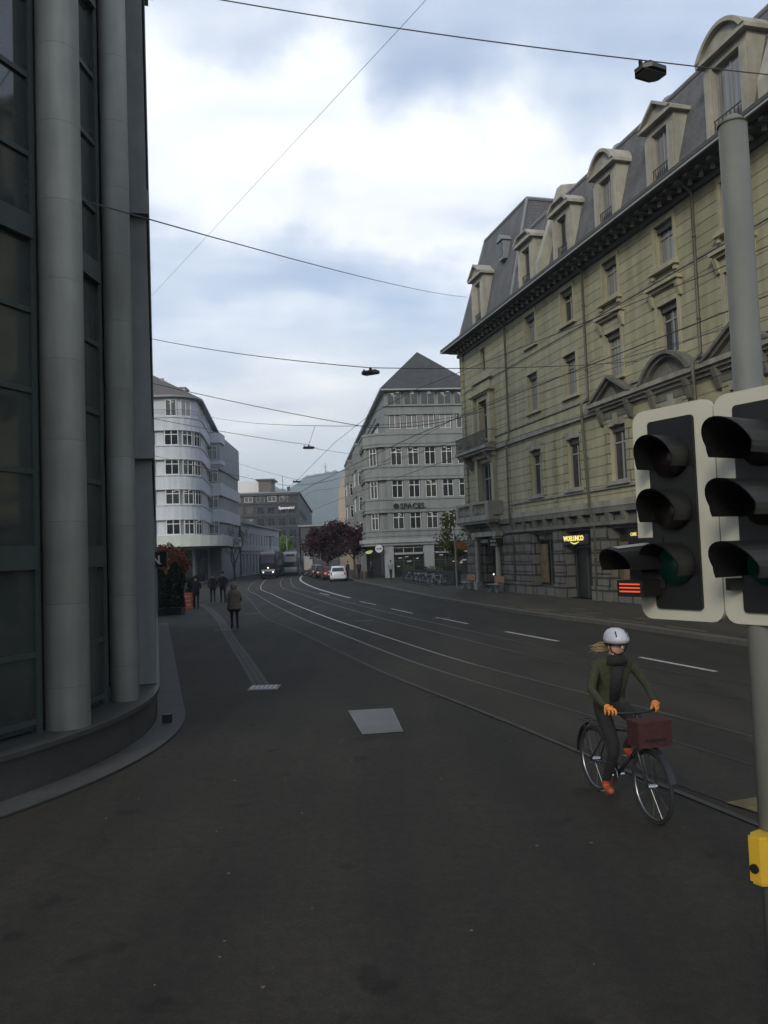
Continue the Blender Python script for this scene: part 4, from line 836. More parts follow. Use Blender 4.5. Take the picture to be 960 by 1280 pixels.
# low white building further down the street
LB = thing('low_building', 'long low pale building with small windows beyond the stepped office wing', 'building', (-20.6, 114.5, 0), pi/2)
a = MB(); ops = []
for k in range(14):
    ops += [(1.2+k*2.9, 2.5+k*2.9, 4.5, 6.3), (0.9+k*2.9, 2.8+k*2.9, 0.1, 3.2)]
wall_open(a, 0, 41, 0, 7.6, ops, 0.3, 0, 0); a.quad((41, 0, 0), (41, 0, 7.6), (41, 12, 7.6), (41, 12, 0)); a.quad((0, 0, 7.6), (41, 0, 7.6), (41, 12, 7.6), (0, 12, 7.6)); a.quad((0, 0.8, 0), (41, 0.8, 0), (41, 0.8, 7.6), (0, 0.8, 7.6), 1)
a.build('wall', [mat('pale_grey_render', (0.36, 0.38, 0.40), 0.85, 0.07, 1, stain=0.15), M_DARKIN], LB)
a = MB(); a.box(-0.1, 41.3, -0.35, 0.1, 7.6, 7.85); a.box(0, 41, -0.12, 0.0, 3.6, 3.85); a.build('cornice', M_LEAD, LB)
for k in range(14): window(LB, 1.85+k*2.9, 0.2, 4.52, 1.26, 1.76, 0, 'cross', M_WFRAME, M_PANE)
# dark building closing the street
DB = thing('dark_building', 'dark multi-storey building with flat roof closing the far end of the street', 'building', (-52, 204, 0), 0)
a = MB(); a.prism([(0, 0), (30.2, 0), (24.5, 100), (0, 100)], 0, 18.6, 0)
for z0 in (4.0, 7.0, 10.0, 13.0, 16.2): a.box(0, 30.3, -0.25, 0.0, z0, z0+0.5, 1)
a.box(-0.2, 30.6, -0.6, 0.0, 18.3, 18.9, 1)
a.build('wall', [M_DKB, M_DKB2], DB)
a = MB(); a.prism([(-0.2, -0.6), (30.7, -0.6), (25, 100.5), (-0.2, 100.5)], 18.9, 19.2); a.build('flat_roof', M_LEAD, DB)
for z in (4.6, 7.6, 10.6, 13.6):
    for k in range(11): window(DB, 1.6+k*2.7, -0.05, z, 1.9, 1.9, 0, 'two', M_DFRAME, M_LIT if random.random() < 0.2 else M_PANE, 0.08)
for k in range(5): window(DB, 14.5+k*3.0, -0.05, 16.75, 2.2, 1.4, 0, 'two', M_WFRAME if k % 2 else M_GFRAME, M_LIT if k in (1, 3, 4) else M_PANE, 0.1)
for z in (5, 9, 13):
    for k in range(6): y_ = 4+k*8; window(DB, 30.25-0.057*y_, y_, z, 3.5, 1.9, pi/2+0.057, 'two', M_DFRAME, M_PANE, 0.1)
a = MB(); a.box(6, 21.5, 6, 20, 19.2, 22.8, 0); a.build('penthouse', M_WFRAME, DB)
a = MB(); a.box(20.0, 23.3, 1, 8, 19.2, 22.3, 0); a.box(19.4, 24, 0.6, 8.4, 22.3, 22.7, 0); a.build('plant_room', mat('brown_metal', (0.11, 0.10, 0.09), 0.7), DB)
a = MB(); a.box(27.2, 27.9, 2, 3, 19.2, 20.6); a.build('chimney', M_DKB2, DB)
a = MB(); a.tube([(26, 3, 19.2), (26, 3, 23.5)], 0.07, 6); a.build('antenna', M_DKB2, DB)
o = thing('rooftop_sign', 'small white lettering sign high on the dark building at the street end', 'sign', (-26.8, 203.3, 14.6))
a = MB(); a.box(0, 4.2, 0.06, 0.1, -0.1, 0.9); a.build('sign_board', M_DKB, o); lettering('Spanneriol', 0.95, mat('white_letters', (0.8, 0.8, 0.8), 0.5, emit=(1, 1, 1, 0.06)), o, (0.0, 0, 0.08), 0, 0.03, 0.03)
# roofs beyond on the right of the dark building, mostly hidden by trees
FB = thing('far_building', 'grey building half hidden behind the purple-leaved trees', 'building', (-23, 190, 0), 0)
a = MB(); a.prism([(3, 0), (16, 0), (16, 30), (1, 30)], 0, 9.5); a.build('wall', M_DKB2, FB); a = MB(); a.prism([(2.5, -0.5), (16.5, -0.5), (16.5, 30.5), (0.5, 30.5)], 9.5, 9.9); a.build('flat_roof', M_LEAD, FB)
for z in (1.5, 4.8):
    for k in range(4): window(FB, 4.6+k*3, -0.04, z, 1.7, 1.9, 0, 'two', M_GFRAME, M_PANE)

# ------------------------------------------------------------------ near left: curved granite corner building
CX, CY, CR = -10.37, 11.8, 6.66
NB = thing('granite_corner_building', 'tall grey granite corner building with round columns and curved glass bays', 'building', (0, 0, 0))
def arc(r, a0=-100, a1=15, n=28): return [(CX+r*cos(radians(a0+(a1-a0)*k/n)), CY+r*sin(radians(a0+(a1-a0)*k/n))) for k in range(n+1)]
endp = Vector((-9.63, 33.4)); st = Vector(arc(CR)[-1]); sd2 = (endp-st).normalized(); nrm = Vector((sd2.y, -sd2.x))
def foot(e):
    p = arc(CR+e); en = endp+nrm*e; back = endp-nrm*14
    return p+[(en.x, en.y), (back.x, back.y), (-26, 20), (-24, 4)]
TOP = 27.5
a = MB(); a.prism(foot(0.0), 0.0, 0.46); a.prism(foot(0.07), 0.46, 0.52); a.build('plinth', M_CONCD, NB)
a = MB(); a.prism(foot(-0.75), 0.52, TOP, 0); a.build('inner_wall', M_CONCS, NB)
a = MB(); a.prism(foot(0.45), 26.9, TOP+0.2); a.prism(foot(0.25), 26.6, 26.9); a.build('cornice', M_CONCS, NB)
angs = [-96, -79.4, -62.7, -46, -29.3, -12.6, 4.1]
for q, an in enumerate(angs):
    r = 0.28 if an < 0 else 0.21; c = (CX+(CR-0.30)*cos(radians(an)), CY+(CR-0.30)*sin(radians(an)))
    a = MB(); a.tube([(c[0], c[1], 0.52), (c[0], c[1], 26.6)], r, 24, 0)
    z = 1.6
    a.build('column', M_CONC, NB, True)
    # dark flat pilaster behind each column
# glass bays between columns with frames
levels = [0.62, 1.45, 2.55, 3.76, 4.8, 5.84, 6.8, 7.9, 8.95, 10.0, 11.1, 12.2, 13.2, 14.3, 15.3, 16.4, 17.5, 18.6]
for q in range(len(angs)-1):
    a0, a1 = angs[q]+2.4, angs[q+1]-2.4; rr = CR-0.52
    p0 = Vector((CX+rr*cos(radians(a0)), CY+rr*sin(radians(a0)))); p1 = Vector((CX+rr*cos(radians(a1)), CY+rr*sin(radians(a1)))); d = (p1-p0); L_ = d.length; an = atan2(d.y, d.x)
    fr = MB(); fr.box(0, 0.09, -0.05, 0.06, 0.52, 26.5); fr.box(L_-0.09, L_, -0.05, 0.06, 0.52, 26.5)
    for k, z in enumerate(levels):
        if abs(z-2.55) < 0.01 or abs(z-6.8) < 0.01 or abs(z-11.1) < 0.01 or abs(z-15.3) < 0.01: fr.box(0.09, L_-0.09, -0.10, 0.06, z, z+0.30)
        else: fr.box(0.09, L_-0.09, -0.04, 0.05, z, z+0.07)
    f = fr.build('glazed_bay', M_DFRAME, NB, False, (p0.x, p0.y, 0), an)
    b = MB(); b.box(0.03, L_-0.03, 0.0, 0.012, 0.55, 26.4); b.build('pane', mat('reflection_toned_glass', (0.038, 0.045, 0.042), 0.05, 0.5, 0.5, spec=1.0), f)  # base colour lifted to grey-green, standing in for reflections in the glass
    if q == 3:
        c_ = lettering('ER', 0.42, mat('frosted_letters', (0.10, 0.10, 0.10), 0.6), f, (0.75, -0.015, 1.95), 0, 0.004)
        b = MB(); b.box(0.6, 1.5, -0.02, -0.008, 1.72, 1.75); b.box(0.9, 1.5, -0.02, -0.008, 1.62, 1.635); b.box(0.6, 1.3, -0.02, -0.008, 1.80, 1.83); b.build('frosted_lines', MATS['frosted_letters'], f)
# straight wing: tall pilasters with dark bays, sills and ground floor openings
wl = (endp-st).length; aw = atan2(sd2.y, sd2.x)
WG = bpy.data.objects.new('street_wing', None)
def wloc(s_, e=0.0): v = st+sd2*s_+nrm*e; return (v.x, v.y, 0)
a = MB()
pos = [0.2+2.45*k for k in range(9)]
for x in pos:
    a.box(x, x+0.62, -0.02, 0.7, 0.53, 26.5, 0)
for z in (4.35, 8.6, 12.9, 17.2, 21.5): a.box(0.0, wl-0.5, -0.06, 0.7, z, z+0.42, 0)
a.box(wl-0.499, wl, -0.10, 0.74, 0.53, 26.5, 0)
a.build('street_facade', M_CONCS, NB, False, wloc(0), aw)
for k, z in enumerate((4.78, 9.03, 13.33, 17.63, 21.93)):
    for x in pos[:-1]:
        c = wloc(x+1.535, -0.42); window(NB, c[0], c[1], z, 1.8, 3.6, aw, 'grid', M_DFRAME, M_PANE, 0.09)
for x in pos[:-1]:
    c = wloc(x+1.535, -0.62); window(NB, c[0], c[1], 0.55, 1.8, 3.75, aw, 'two', M_DFRAME, M_PANE, 0.09)
g = MB(); A_ = [Vector(p) for p in foot(0.02)[:30]]; B_ = [Vector(p) for p in foot(0.48)[:30]]; ribbon(g, A_, B_, 0.006, 0.025); struct('granite_strip', g, M_STRIP)
a = MB(); a.box(-0.07, 0.07, -0.03, 0.05, 0.03, 0.16); tag(a.build('drain_box', M_BLACK, None, False, (-3.58, 12.9, 0)), 'small black box on the ground against the granite plinth', 'box')
# projecting coffee sign
o = thing('projecting_sign', 'black projecting box sign with a white letter N on the granite building', 'sign', (-9.42, 33.0, 0), 0)
a = MB(); a.box(-0.35, 0.42, -0.12, 0.12, 2.36, 2.98); a.build('sign_box', M_BLACK, o); a = MB()
zb_, zt_ = 2.50, 2.84
a.prismy([(-0.17, zb_), (-0.10, zb_), (-0.10, zt_-0.06), (-0.17, zt_)], -0.14, -0.121); a.prismy([(-0.17, zt_), (-0.09, zt_), (0.15, zb_), (0.07, zb_)], -0.141, -0.1205); a.prismy([(0.08, zb_+0.06), (0.15, zb_), (0.15, zt_), (0.08, zt_)], -0.14, -0.121)
a.prismy([(-0.24, zt_+0.0), (-0.17, zt_+0.03), (-0.10, zt_), (-0.17, zt_-0.03)], -0.142, -0.122); a.prismy([(0.08, zb_), (0.15, zb_-0.03), (0.25, zb_-0.01), (0.15, zb_+0.03)], -0.142, -0.122)
a.build('letter', M_WHITEP, o); a = MB(); a.tube([(-0.6, 0, 2.95), (-0.3, 0, 2.95)], 0.03, 6); a.build('bracket', M_BLACK, o)

# ------------------------------------------------------------------ vegetation
def leaves(mb, c, R, n, size, clumps=14, lo=0.35, flat=1.0, seed=1):
    rnd = random.Random(seed); cs = []
    for k in range(clumps):
        while True:
            v = Vector((rnd.uniform(-1, 1), rnd.uniform(-1, 1), rnd.uniform(-1, 1)))
            if lo < v.length < 1: break
        cs.append((Vector((v.x*R[0], v.y*R[1], v.z*R[2]))*0.78, rnd.uniform(0.22, 0.46)))
    for k in range(n):
        cc_, r_ = cs[rnd.randrange(clumps)]
        v = Vector((rnd.gauss(0, 1), rnd.gauss(0, 1), rnd.gauss(0, 1)*flat)).normalized()*(rnd.random()**0.4)*r_
        p = Vector(c)+cc_+Vector((v.x*R[0], v.y*R[1], v.z*R[2]))
        s_ = size*rnd.uniform(0.6, 1.4); a = Vector((rnd.uniform(-1, 1), rnd.uniform(-1, 1), rnd.uniform(-1, 1))).normalized(); b = a.cross(Vector((rnd.uniform(-1, 1), rnd.uniform(-1, 1), rnd.uniform(-1, 1)))).normalized()
        mb.quad(p-a*s_, p+b*s_*0.55, p+a*s_, p-b*s_*0.55)
    return cs
def tree(name, label, loc, trunk_h, R, cz, n, size, lm, group=None, seed=1, tr=0.12, clumps=16):
    o = thing(name, label, 'tree', loc, 0, group); rnd = random.Random(seed)
    b = MB(); cs = leaves(b, (0, 0, cz), R, n, size, clumps, seed=seed)
    a = MB(); a.tube([(0, 0, 0), (0.04, 0.02, trunk_h*0.5), (0, 0.05, trunk_h)], [tr*1.25, tr, tr*0.85], 9)
    for c_, r_ in cs[:10]:
        e = Vector((0, 0, cz))+c_; m_ = Vector((e.x*0.35, e.y*0.35, trunk_h+(e.z-trunk_h)*0.55))
        a.tube([(0, 0.05, trunk_h*0.92), tuple(m_), tuple(e)], [tr*0.6, tr*0.33, tr*0.1], 6)
    a.build('trunk', M_BARK, o); b.build('crown', lm, o); return o
L_PURP = leaf_mat('purple_leaves', (0.018, 0.008, 0.011), (0.050, 0.019, 0.027))
L_GREEN = leaf_mat('fresh_green_leaves', (0.05, 0.10, 0.015), (0.15, 0.23, 0.04))
L_YG = leaf_mat('yellow_green_leaves', (0.07, 0.09, 0.02), (0.17, 0.17, 0.04))
L_DARK = leaf_mat('dark_conifer_leaves', (0.008, 0.014, 0.009), (0.022, 0.034, 0.020))
L_RED = leaf_mat('orange_autumn_leaves', (0.10, 0.030, 0.014), (0.25, 0.085, 0.04))
tree('purple_leaved_tree', 'larger purple-leaved tree behind the white parked car', (-6.6, 90, 0.12), 2.2, (2.8, 2.6, 2.75), 4.5, 6500, 0.15, L_PURP, 'purple-leaved street trees', 3, 0.15, 26)
tree('purple_leaved_tree', 'smaller purple-leaved tree next to the grey office block', (-3.4, 86, 0.12), 2.0, (2.25, 2.0, 2.1), 3.8, 4600, 0.14, L_PURP, 'purple-leaved street trees', 5, 0.13, 20)
tree('green_tree', 'bright green tree in front of the dark building', (-20.8, 166, 0), 3.0, (1.9, 1.9, 2.7), 4.7, 4500, 0.2, L_GREEN, None, 8, 0.13)
tree('yellow_green_tree', 'thin yellow-green tree at the corner of the sandstone building', (5.0, 57.0, 0.12), 2.0, (1.35, 1.2, 2.0), 3.4, 1900, 0.10, L_YG, None, 11, 0.06)
tree('orange_leaved_tree', 'orange-leaved small tree behind the dark green hedge columns', (-13.3, 49, 0), 1.4, (1.35, 1.0, 1.45), 2.35, 5200, 0.07, L_RED, None, 21, 0.06, 30)
# bare tree
o = thing('bare_tree', 'bare dark-branched tree in front of the pale office wing', 'tree', (-18.1, 96, 0)); a = MB(); rnd = random.Random(4)
def branch(mb, p, d, L, r, depth):
    q = p+d*L*0.5+Vector((rnd.uniform(-1, 1), rnd.uniform(-1, 1), 0.2))*L*0.06; e = p+d*L
    mb.tube([tuple(p), tuple(q), tuple(e)], [r, r*0.8, r*0.6], 6 if depth > 2 else 4, cap=False)
    if depth == 0: return
    for k in range(3 if depth > 1 else 4):
        nd_ = (d+Vector((rnd.uniform(-1, 1), rnd.uniform(-1, 1), rnd.uniform(-0.25, 0.75)))*0.72).normalized(); branch(mb, e if k else q, nd_, L*rnd.uniform(0.62, 0.85), r*0.55, depth-1)
branch(a, Vector((0, 0, 0)), Vector((0.02, 0, 1)), 2.0, 0.15, 5); a.build('trunk', M_BARK, o)
b = MB(); leaves(b, (0, 0, 5.0), (2.2, 2.0, 2.2), 500, 0.07, 20, seed=9); b.build('crown', leaf_mat('sparse_dry_leaves', (0.04, 0.035, 0.02), (0.08, 0.06, 0.03)), o)
# boxed dark conifers
for i, (x, y, h, lb) in enumerate(((-10.95, 38.6, 2.25, 'dark clipped conifer column nearest the granite building'), (-10.25, 38.9, 2.45, 'taller dark clipped conifer column on the street side of the pair'))):
    o = thing('conifer_column', lb, 'hedge', (x, y, 0), 0, 'clipped conifer columns'); a = MB(); a.box(-0.36, 0.36, -0.36, 0.36, 0, 0.34); a.build('planter', M_BLACK, o)
    a = MB(); a.tube([(0, 0, 0.34), (0, 0, h-0.3)], [0.06, 0.02], 6); a.build('trunk', M_BARK, o)
    b = MB(); rnd = random.Random(i+30)
    for k in range(4200):
        z = 0.36+(h-0.36)*rnd.random(); t = rnd.uniform(0, 2*pi); f = (z-0.36)/(h-0.36); rr = 0.44*(1-0.75*max(0, f-0.72)/0.28)*(rnd.random()**0.25)*(1+0.1*sin(t*3+z*4))
        p = Vector((rr*cos(t), rr*sin(t), z)); s_ = 0.055*rnd.uniform(0.6, 1.4); d = Vector((rnd.uniform(-1, 1), rnd.uniform(-1, 1), rnd.uniform(0.3, 1.6))).normalized(); e = d.cross(Vector((rnd.uniform(-1, 1), rnd.uniform(-1, 1), 0))).normalized()
        b.quad(p-d*s_, p+e*s_*0.5, p+d*s_, p-e*s_*0.5)
    b.build('foliage', L_DARK, o)
o = thing('potted_shrub', 'dark potted shrub beside the orange stand and the walking man', 'plant', (-10.95, 44.6, 0)); a = MB(); a.rings([(0, 0, 0, 0.2, 0.2), (0, 0, 0.42, 0.27, 0.27)], 14); a.build('pot', M_BLACK, o)
b = MB(); leaves(b, (0, 0, 1.15), (0.5, 0.5, 0.72), 1300, 0.06, 12, 0.1, seed=41); b.build('foliage', L_DARK, o)
o = thing('display_stand', 'bright orange slatted display stand beside the conifer columns', 'stand', (-10.7, 43.0, 0), 0.1)
a = MB(); a.box(-0.25, 0.25, -0.2, 0.2, 0.06, 0.84); a.box(-0.29, 0.29, -0.24, 0.24, 0, 0.06); a.build('body', M_ORANGE, o)
for k in range(3): a = MB(); a.box(-0.21, 0.21, -0.215, -0.201, 0.18+k*0.22, 0.27+k*0.22); a.build('panel', mat('pale_orange', (0.6, 0.36, 0.25), 0.5), o)

# ------------------------------------------------------------------ people
def paint(me, fn):
    for p in me.polygons: p.material_index = fn(p.center)
def person(label, loc, rz, h=1.75, coat=(0.012, 0.012, 0.014), legs=(0.012, 0.012, 0.016), hair=(0.02, 0.015, 0.012), stride=0.18, kind='coat', arm='hang', group=None, shoe=(0.01, 0.01, 0.01)):
    k = h/1.75; o = thing('person', label, 'person', loc, rz, group)
    # facing +y
    V = [(0, 0, 0.96), (0, 0.0, 1.16), (0, 0.0, 1.36), (0, 0.0, 1.50), (0, 0.01, 1.60), (0, 0.015, 1.69)]
    R_ = [(0.15, 0.115), (0.135, 0.105), (0.16, 0.11), (0.058, 0.058), (0.078, 0.09), (0.072, 0.086)]; E_ = [(0, 1), (1, 2), (2, 3), (3, 4), (4, 5)]
    def add(par, pts, rad):
        i = par
        for p, r in zip(pts, rad): V.append(p); R_.append(r if isinstance(r, tuple) else (r, r)); E_.append((i, len(V)-1)); i = len(V)-1
        return i
    for s_, st_ in ((-1, stride), (1, -stride)):
        add(0, [(s_*0.09, st_*0.25, 0.86), (s_*0.095, st_*0.75+0.03, 0.50), (s_*0.095, st_*1.2-0.02, 0.10), (s_*0.10, st_*1.2+0.05, 0.045), (s_*0.105, st_*1.2+0.15, 0.035)], [0.088, 0.06, 0.042, 0.042, 0.032])
        if arm == 'pocket': hd = add(2, [(s_*0.20, 0, 1.40), (s_*0.27, -0.04, 1.14), (s_*0.20, 0.10, 0.98)], [0.058, 0.045, 0.036])
        elif arm == 'carry': hd = add(2, [(s_*0.20, 0, 1.40), (s_*0.26, 0.0, 1.13), (s_*0.16, 0.24, 1.08)], [0.058, 0.045, 0.033])
        else: hd = add(2, [(s_*0.20, 0, 1.40), (s_*0.25, -st_*0.3, 1.13), (s_*0.25, -st_*0.7+0.03, 0.90)], [0.058, 0.045, 0.032])
        w = V[hd]; pal = add(hd, [(w[0], w[1]+0.02, w[2]-0.07)], [(0.032, 0.018)])
        for f in range(4): add(pal, [(w[0]+0.004*s_, w[1]+0.035-0.02*f, w[2]-0.12), (w[0]-0.012*s_, w[1]+0.033-0.018*f, w[2]-0.155+0.008*abs(f-1))], [0.009, 0.007])
        add(hd, [(w[0]-0.005*s_, w[1]+0.05, w[2]-0.06), (w[0]-0.012*s_, w[1]+0.06, w[2]-0.10)], [0.011, 0.008])
    cm = mat('cloth_%02d%02d%02d' % tuple(int(c*99) for c in coat)+kind, coat, 0.9, 0.25, 9, bump=0.3); lm = mat('trousers_%02d%02d%02d' % tuple(int(c*99) for c in legs), legs, 0.9, 0.2, 9); sm = mat('shoes', shoe, 0.6)
    me = skin_mesh('person_body', [tuple(c*k for c in v) for v in V], E_, [(a*k, b*k) for a, b in R_], [M_SKIN, cm, lm, sm], 2)
    def f(c):
        z = c.z/k
        if z < 0.085: return 3
        if z < 0.93 and abs(c.x/k) < 0.2: return 2
        if z > 1.50: return 0
        if abs(c.x/k) > 0.14 and z < 0.885 and arm == 'hang': return 0
        return 1
    paint(me, f); link('body', me, o)
    hm = mat('hair_%02d' % int(hair[0]*99), hair, 0.8, 0.3, 30)
    a = MB(); a.ball((0, -0.012*k, 1.70*k), 0.088*k, 0.10*k, 0.10*k, 14, 8)
    if kind == 'parka': a.ball((0, -0.045*k, 1.62*k), 0.13*k, 0.11*k, 0.15*k, 14, 8)
    a.build('hair' if kind != 'parka' else 'fur_hood', hm, o, True)
    a = MB()
    if kind == 'parka':
        a.rings([(0, 0, 0.74*k, 0.27*k, 0.20*k), (0, 0, 0.80*k, 0.275*k, 0.205*k), (0, 0, 0.95*k, 0.25*k, 0.19*k), (0, 0, 1.12*k, 0.21*k, 0.165*k), (0, 0, 1.3*k, 0.235*k, 0.165*k), (0, 0, 1.44*k, 0.20*k, 0.14*k), (0, 0, 1.53*k, 0.10*k, 0.10*k)], 18)
        a.build('parka', cm, o, True)
        for q in (0.92, 1.06, 1.20, 1.33): b = MB(); b.torus((0, 0, q*k), (0, 0, 1), 0.22*k, 0.012*k, 18, 5); b.build('quilting', cm, o, True)
        b = MB(); b.rings([(0, 0, 0.66*k, 0.22*k, 0.17*k), (0, 0, 0.80*k, 0.23*k, 0.18*k)], 16); b.build('skirt', lm, o, True)
    else:
        lo_ = 0.80 if kind == 'coat' else 0.92
        a.rings([(0, 0, lo_*k, 0.19*k, 0.15*k), (0, 0, 1.0*k, 0.185*k, 0.145*k), (0, 0, 1.15*k, 0.175*k, 0.14*k), (0, 0, 1.33*k, 0.205*k, 0.14*k), (0, 0, 1.43*k, 0.17*k, 0.11*k), (0, 0, 1.50*k, 0.085*k, 0.085*k)], 18); a.build('coat' if kind == 'coat' else 'jacket', cm, o, True)
    b = MB(); b.ball((0, 0.10*k, 1.635*k), 0.014*k, 0.02*k, 0.022*k, 8, 6)
    b.build('nose', M_SKIN, o, True)
    return o
person('woman in brown hooded quilted parka and dark boots walking away along the pavement', (-5.66, 29.7, 0), 0.25, 1.70, (0.17, 0.14, 0.105), (0.015, 0.013, 0.013), (0.20, 0.15, 0.11), 0.10, 'parka', 'pocket')
person('man in dark clothes walking with his head bent beside the orange stand', (-10.15, 42.7, 0), 0.2, 1.74, (0.014, 0.014, 0.017), (0.016, 0.016, 0.02), arm='carry')
person('left one of the dark-coated couple walking side by side', (-10.45, 48.2, 0), 0.25, 1.74, (0.02, 0.02, 0.023), (0.012, 0.012, 0.016), (0.05, 0.035, 0.025), group='couple walking away')
person('right one of the dark-coated couple, in the longer black coat', (-9.72, 47.6, 0), 0.25, 1.84, (0.012, 0.012, 0.013), (0.012, 0.012, 0.013), group='couple walking away')
person('person in a pale jacket and dark trousers standing before the office block entrance', (0.43, 73.6, 0.12), 2.9, 1.76, (0.30, 0.30, 0.29), (0.02, 0.02, 0.025), kind='jacket', arm='carry')
person('person in black standing under the awning left of the round sign', (-2.7, 79.2, 0.12), 2.7, 1.75, (0.015, 0.015, 0.017), stride=0.05)
person('dark-clothed person waiting behind the white parked car', (-3.75, 78.6, 0.12), 2.2, 1.78, (0.013, 0.013, 0.016), stride=0.04, kind='jacket')
person('person in a dark blue jacket between the wooden stakes and the pillar', (-1.5, 80.2, 0.12), -2.8, 1.72, (0.02, 0.025, 0.05), stride=0.06, kind='jacket')

# ------------------------------------------------------------------ bicycles
def wheel(parent, c, R=0.34, guard=True, spokes=12):
    a = MB(); a.torus((0, 0, 0), (0, 1, 0), R-0.018, 0.018, 32, 6); t = a.build('wheel', M_RUBBER, parent, True, c)
    a = MB(); a.torus((0, 0, 0), (0, 1, 0), R-0.042, 0.009, 28, 5); a.build('rim', M_CHROME, t, True)
    a = MB(); a.tube([(0, -0.045, 0), (0, 0.045, 0)], 0.022, 8)
    for k in range(spokes): an = 2*pi*k/spokes; a.tube([(0, 0.02*(1 if k % 2 else -1), 0), ((R-0.045)*cos(an), 0, (R-0.045)*sin(an))], 0.0018, 4, cap=False)
    a.build('hub', M_CHROME, t)
    return t
def bicycle(label, loc, rz, fm, group=None, bag=None):
    o = thing('bicycle', label, 'bicycle', loc, rz, group)
    wheel(o, (-0.54, 0, 0.34)); wheel(o, (0.54, 0, 0.34))
    a = MB(); bb = (-0.09, 0, 0.29); st_ = (-0.23, 0, 0.80); hd = (0.36, 0, 0.80); hl = (0.39, 0, 0.70)
    a.tube([bb, hl], 0.019, 8); a.tube([bb, (-0.25, 0, 0.86)], 0.016, 8); a.tube([(-0.21, 0, 0.72), hd], 0.016, 8); a.tube([hl, (0.345, 0, 0.86)], 0.018, 8)
    for s_ in (-1, 1):
        a.tube([bb, (-0.54, s_*0.055, 0.34)], 0.010, 6); a.tube([(-0.22, 0, 0.74), (-0.54, s_*0.055, 0.34)], 0.008, 6); a.tube([(0.395, s_*0.03, 0.69), (0.41, s_*0.055, 0.64), (0.54, s_*0.055, 0.34)], 0.012, 6)
    a.build('frame', fm, o, True)
    a = MB(); a.tube([(0.345, 0, 0.86), (0.33, 0, 0.98)], 0.014, 8); a.tube([(0.24, -0.29, 0.99), (0.31, -0.2, 0.985), (0.345, -0.06, 0.98), (0.345, 0.06, 0.98), (0.31, 0.2, 0.985), (0.24, 0.29, 0.99)], 0.012, 8)
    h_ = a.build('handlebar', M_BLK2, o, True)
    for s_ in (-1, 1): a = MB(); a.tube([(0.30, s_*0.2, 0.985), (0.235, s_*0.295, 0.99)], 0.017, 8); a.build('grip', M_RUBBER, h_, True)
    a = MB(); a.rings([(-0.22, 0, 0.90, 0.05, 0.03), (-0.24, 0, 0.93, 0.13, 0.075), (-0.25, 0, 0.96, 0.13, 0.075), (-0.25, 0, 0.965, 0.08, 0.04)], 14); a.build('saddle', M_BLACK, o, True)
    for q, x in (('rear', -0.54), ('front', 0.54)):
        a = MB(); n_ = 12; A0, A1 = (0.15*pi, 1.0*pi) if x < 0 else (0.1*pi, 0.85*pi)
        P_ = [(x+0.375*cos(A0+(A1-A0)*k/n_), 0.34+0.375*sin(A0+(A1-A0)*k/n_)) for k in range(n_+1)]
        for k in range(n_): a.quad((P_[k][0], -0.03, P_[k][1]), (P_[k][0], 0.03, P_[k][1]), (P_[k+1][0], 0.03, P_[k+1][1]), (P_[k+1][0], -0.03, P_[k+1][1]))
        a.build('mudguard', M_BLK2, o)
    a = MB(); a.disc((-0.09, -0.05, 0.29), (0, 1, 0), 0.09, 0.008, 20); a.tube([(-0.09, -0.07, 0.29), (-0.10, -0.075, 0.125)], 0.011, 6); a.tube([(-0.09, 0.07, 0.29), (-0.08, 0.075, 0.455)], 0.011, 6); a.tube([(-0.09, -0.07, 0.29), (-0.09, 0.07, 0.29)], 0.016, 8)
    a.box(-0.15, -0.05, -0.17, -0.075, 0.115, 0.135); a.box(-0.13, -0.03, 0.075, 0.17, 0.445, 0.465); a.build('crankset', M_CHROME, o)
    a = MB()
    for s_ in (-1, 1): a.tube([(-0.28, s_*0.05, 0.72), (-0.74, s_*0.06, 0.725)], 0.007, 5); a.tube([(-0.66, s_*0.06, 0.72), (-0.54, s_*0.06, 0.35)], 0.006, 5)
    for k in range(4): a.tube([(-0.35-0.12*k, -0.06, 0.725), (-0.35-0.12*k, 0.06, 0.725)], 0.006, 5)
    a.build('luggage_rack', M_BLK2, o)
    a = MB(); a.tube([(0.43, 0, 0.80), (0.47, 0, 0.80)], [0.03, 0.04], 10); a.build('headlight', M_CHROME, o)
    return o
M_DKRED = mat('dark_red_cloth', (0.05, 0.010, 0.011), 0.85, 0.3, 2.0, bump=0.8)
RZ = atan2(-1.07, 0.25)
CB = bicycle('dark city bicycle ridden toward the camera with dark red front bag', (2.26, 8.045, 0.012), RZ, mat('dark_bike_paint', (0.03, 0.03, 0.032), 0.35))
a = MB(); a.box(0.44, 0.64, -0.17, 0.17, 0.72, 0.93); a.box(0.435, 0.645, -0.175, 0.175, 0.93, 0.955); bg_ = a.build('front_bag', M_DKRED, CB); a = MB(); a.box(0.642, 0.652, -0.10, 0.10, 0.78, 0.80); a.build('strap', M_BLACK, bg_)
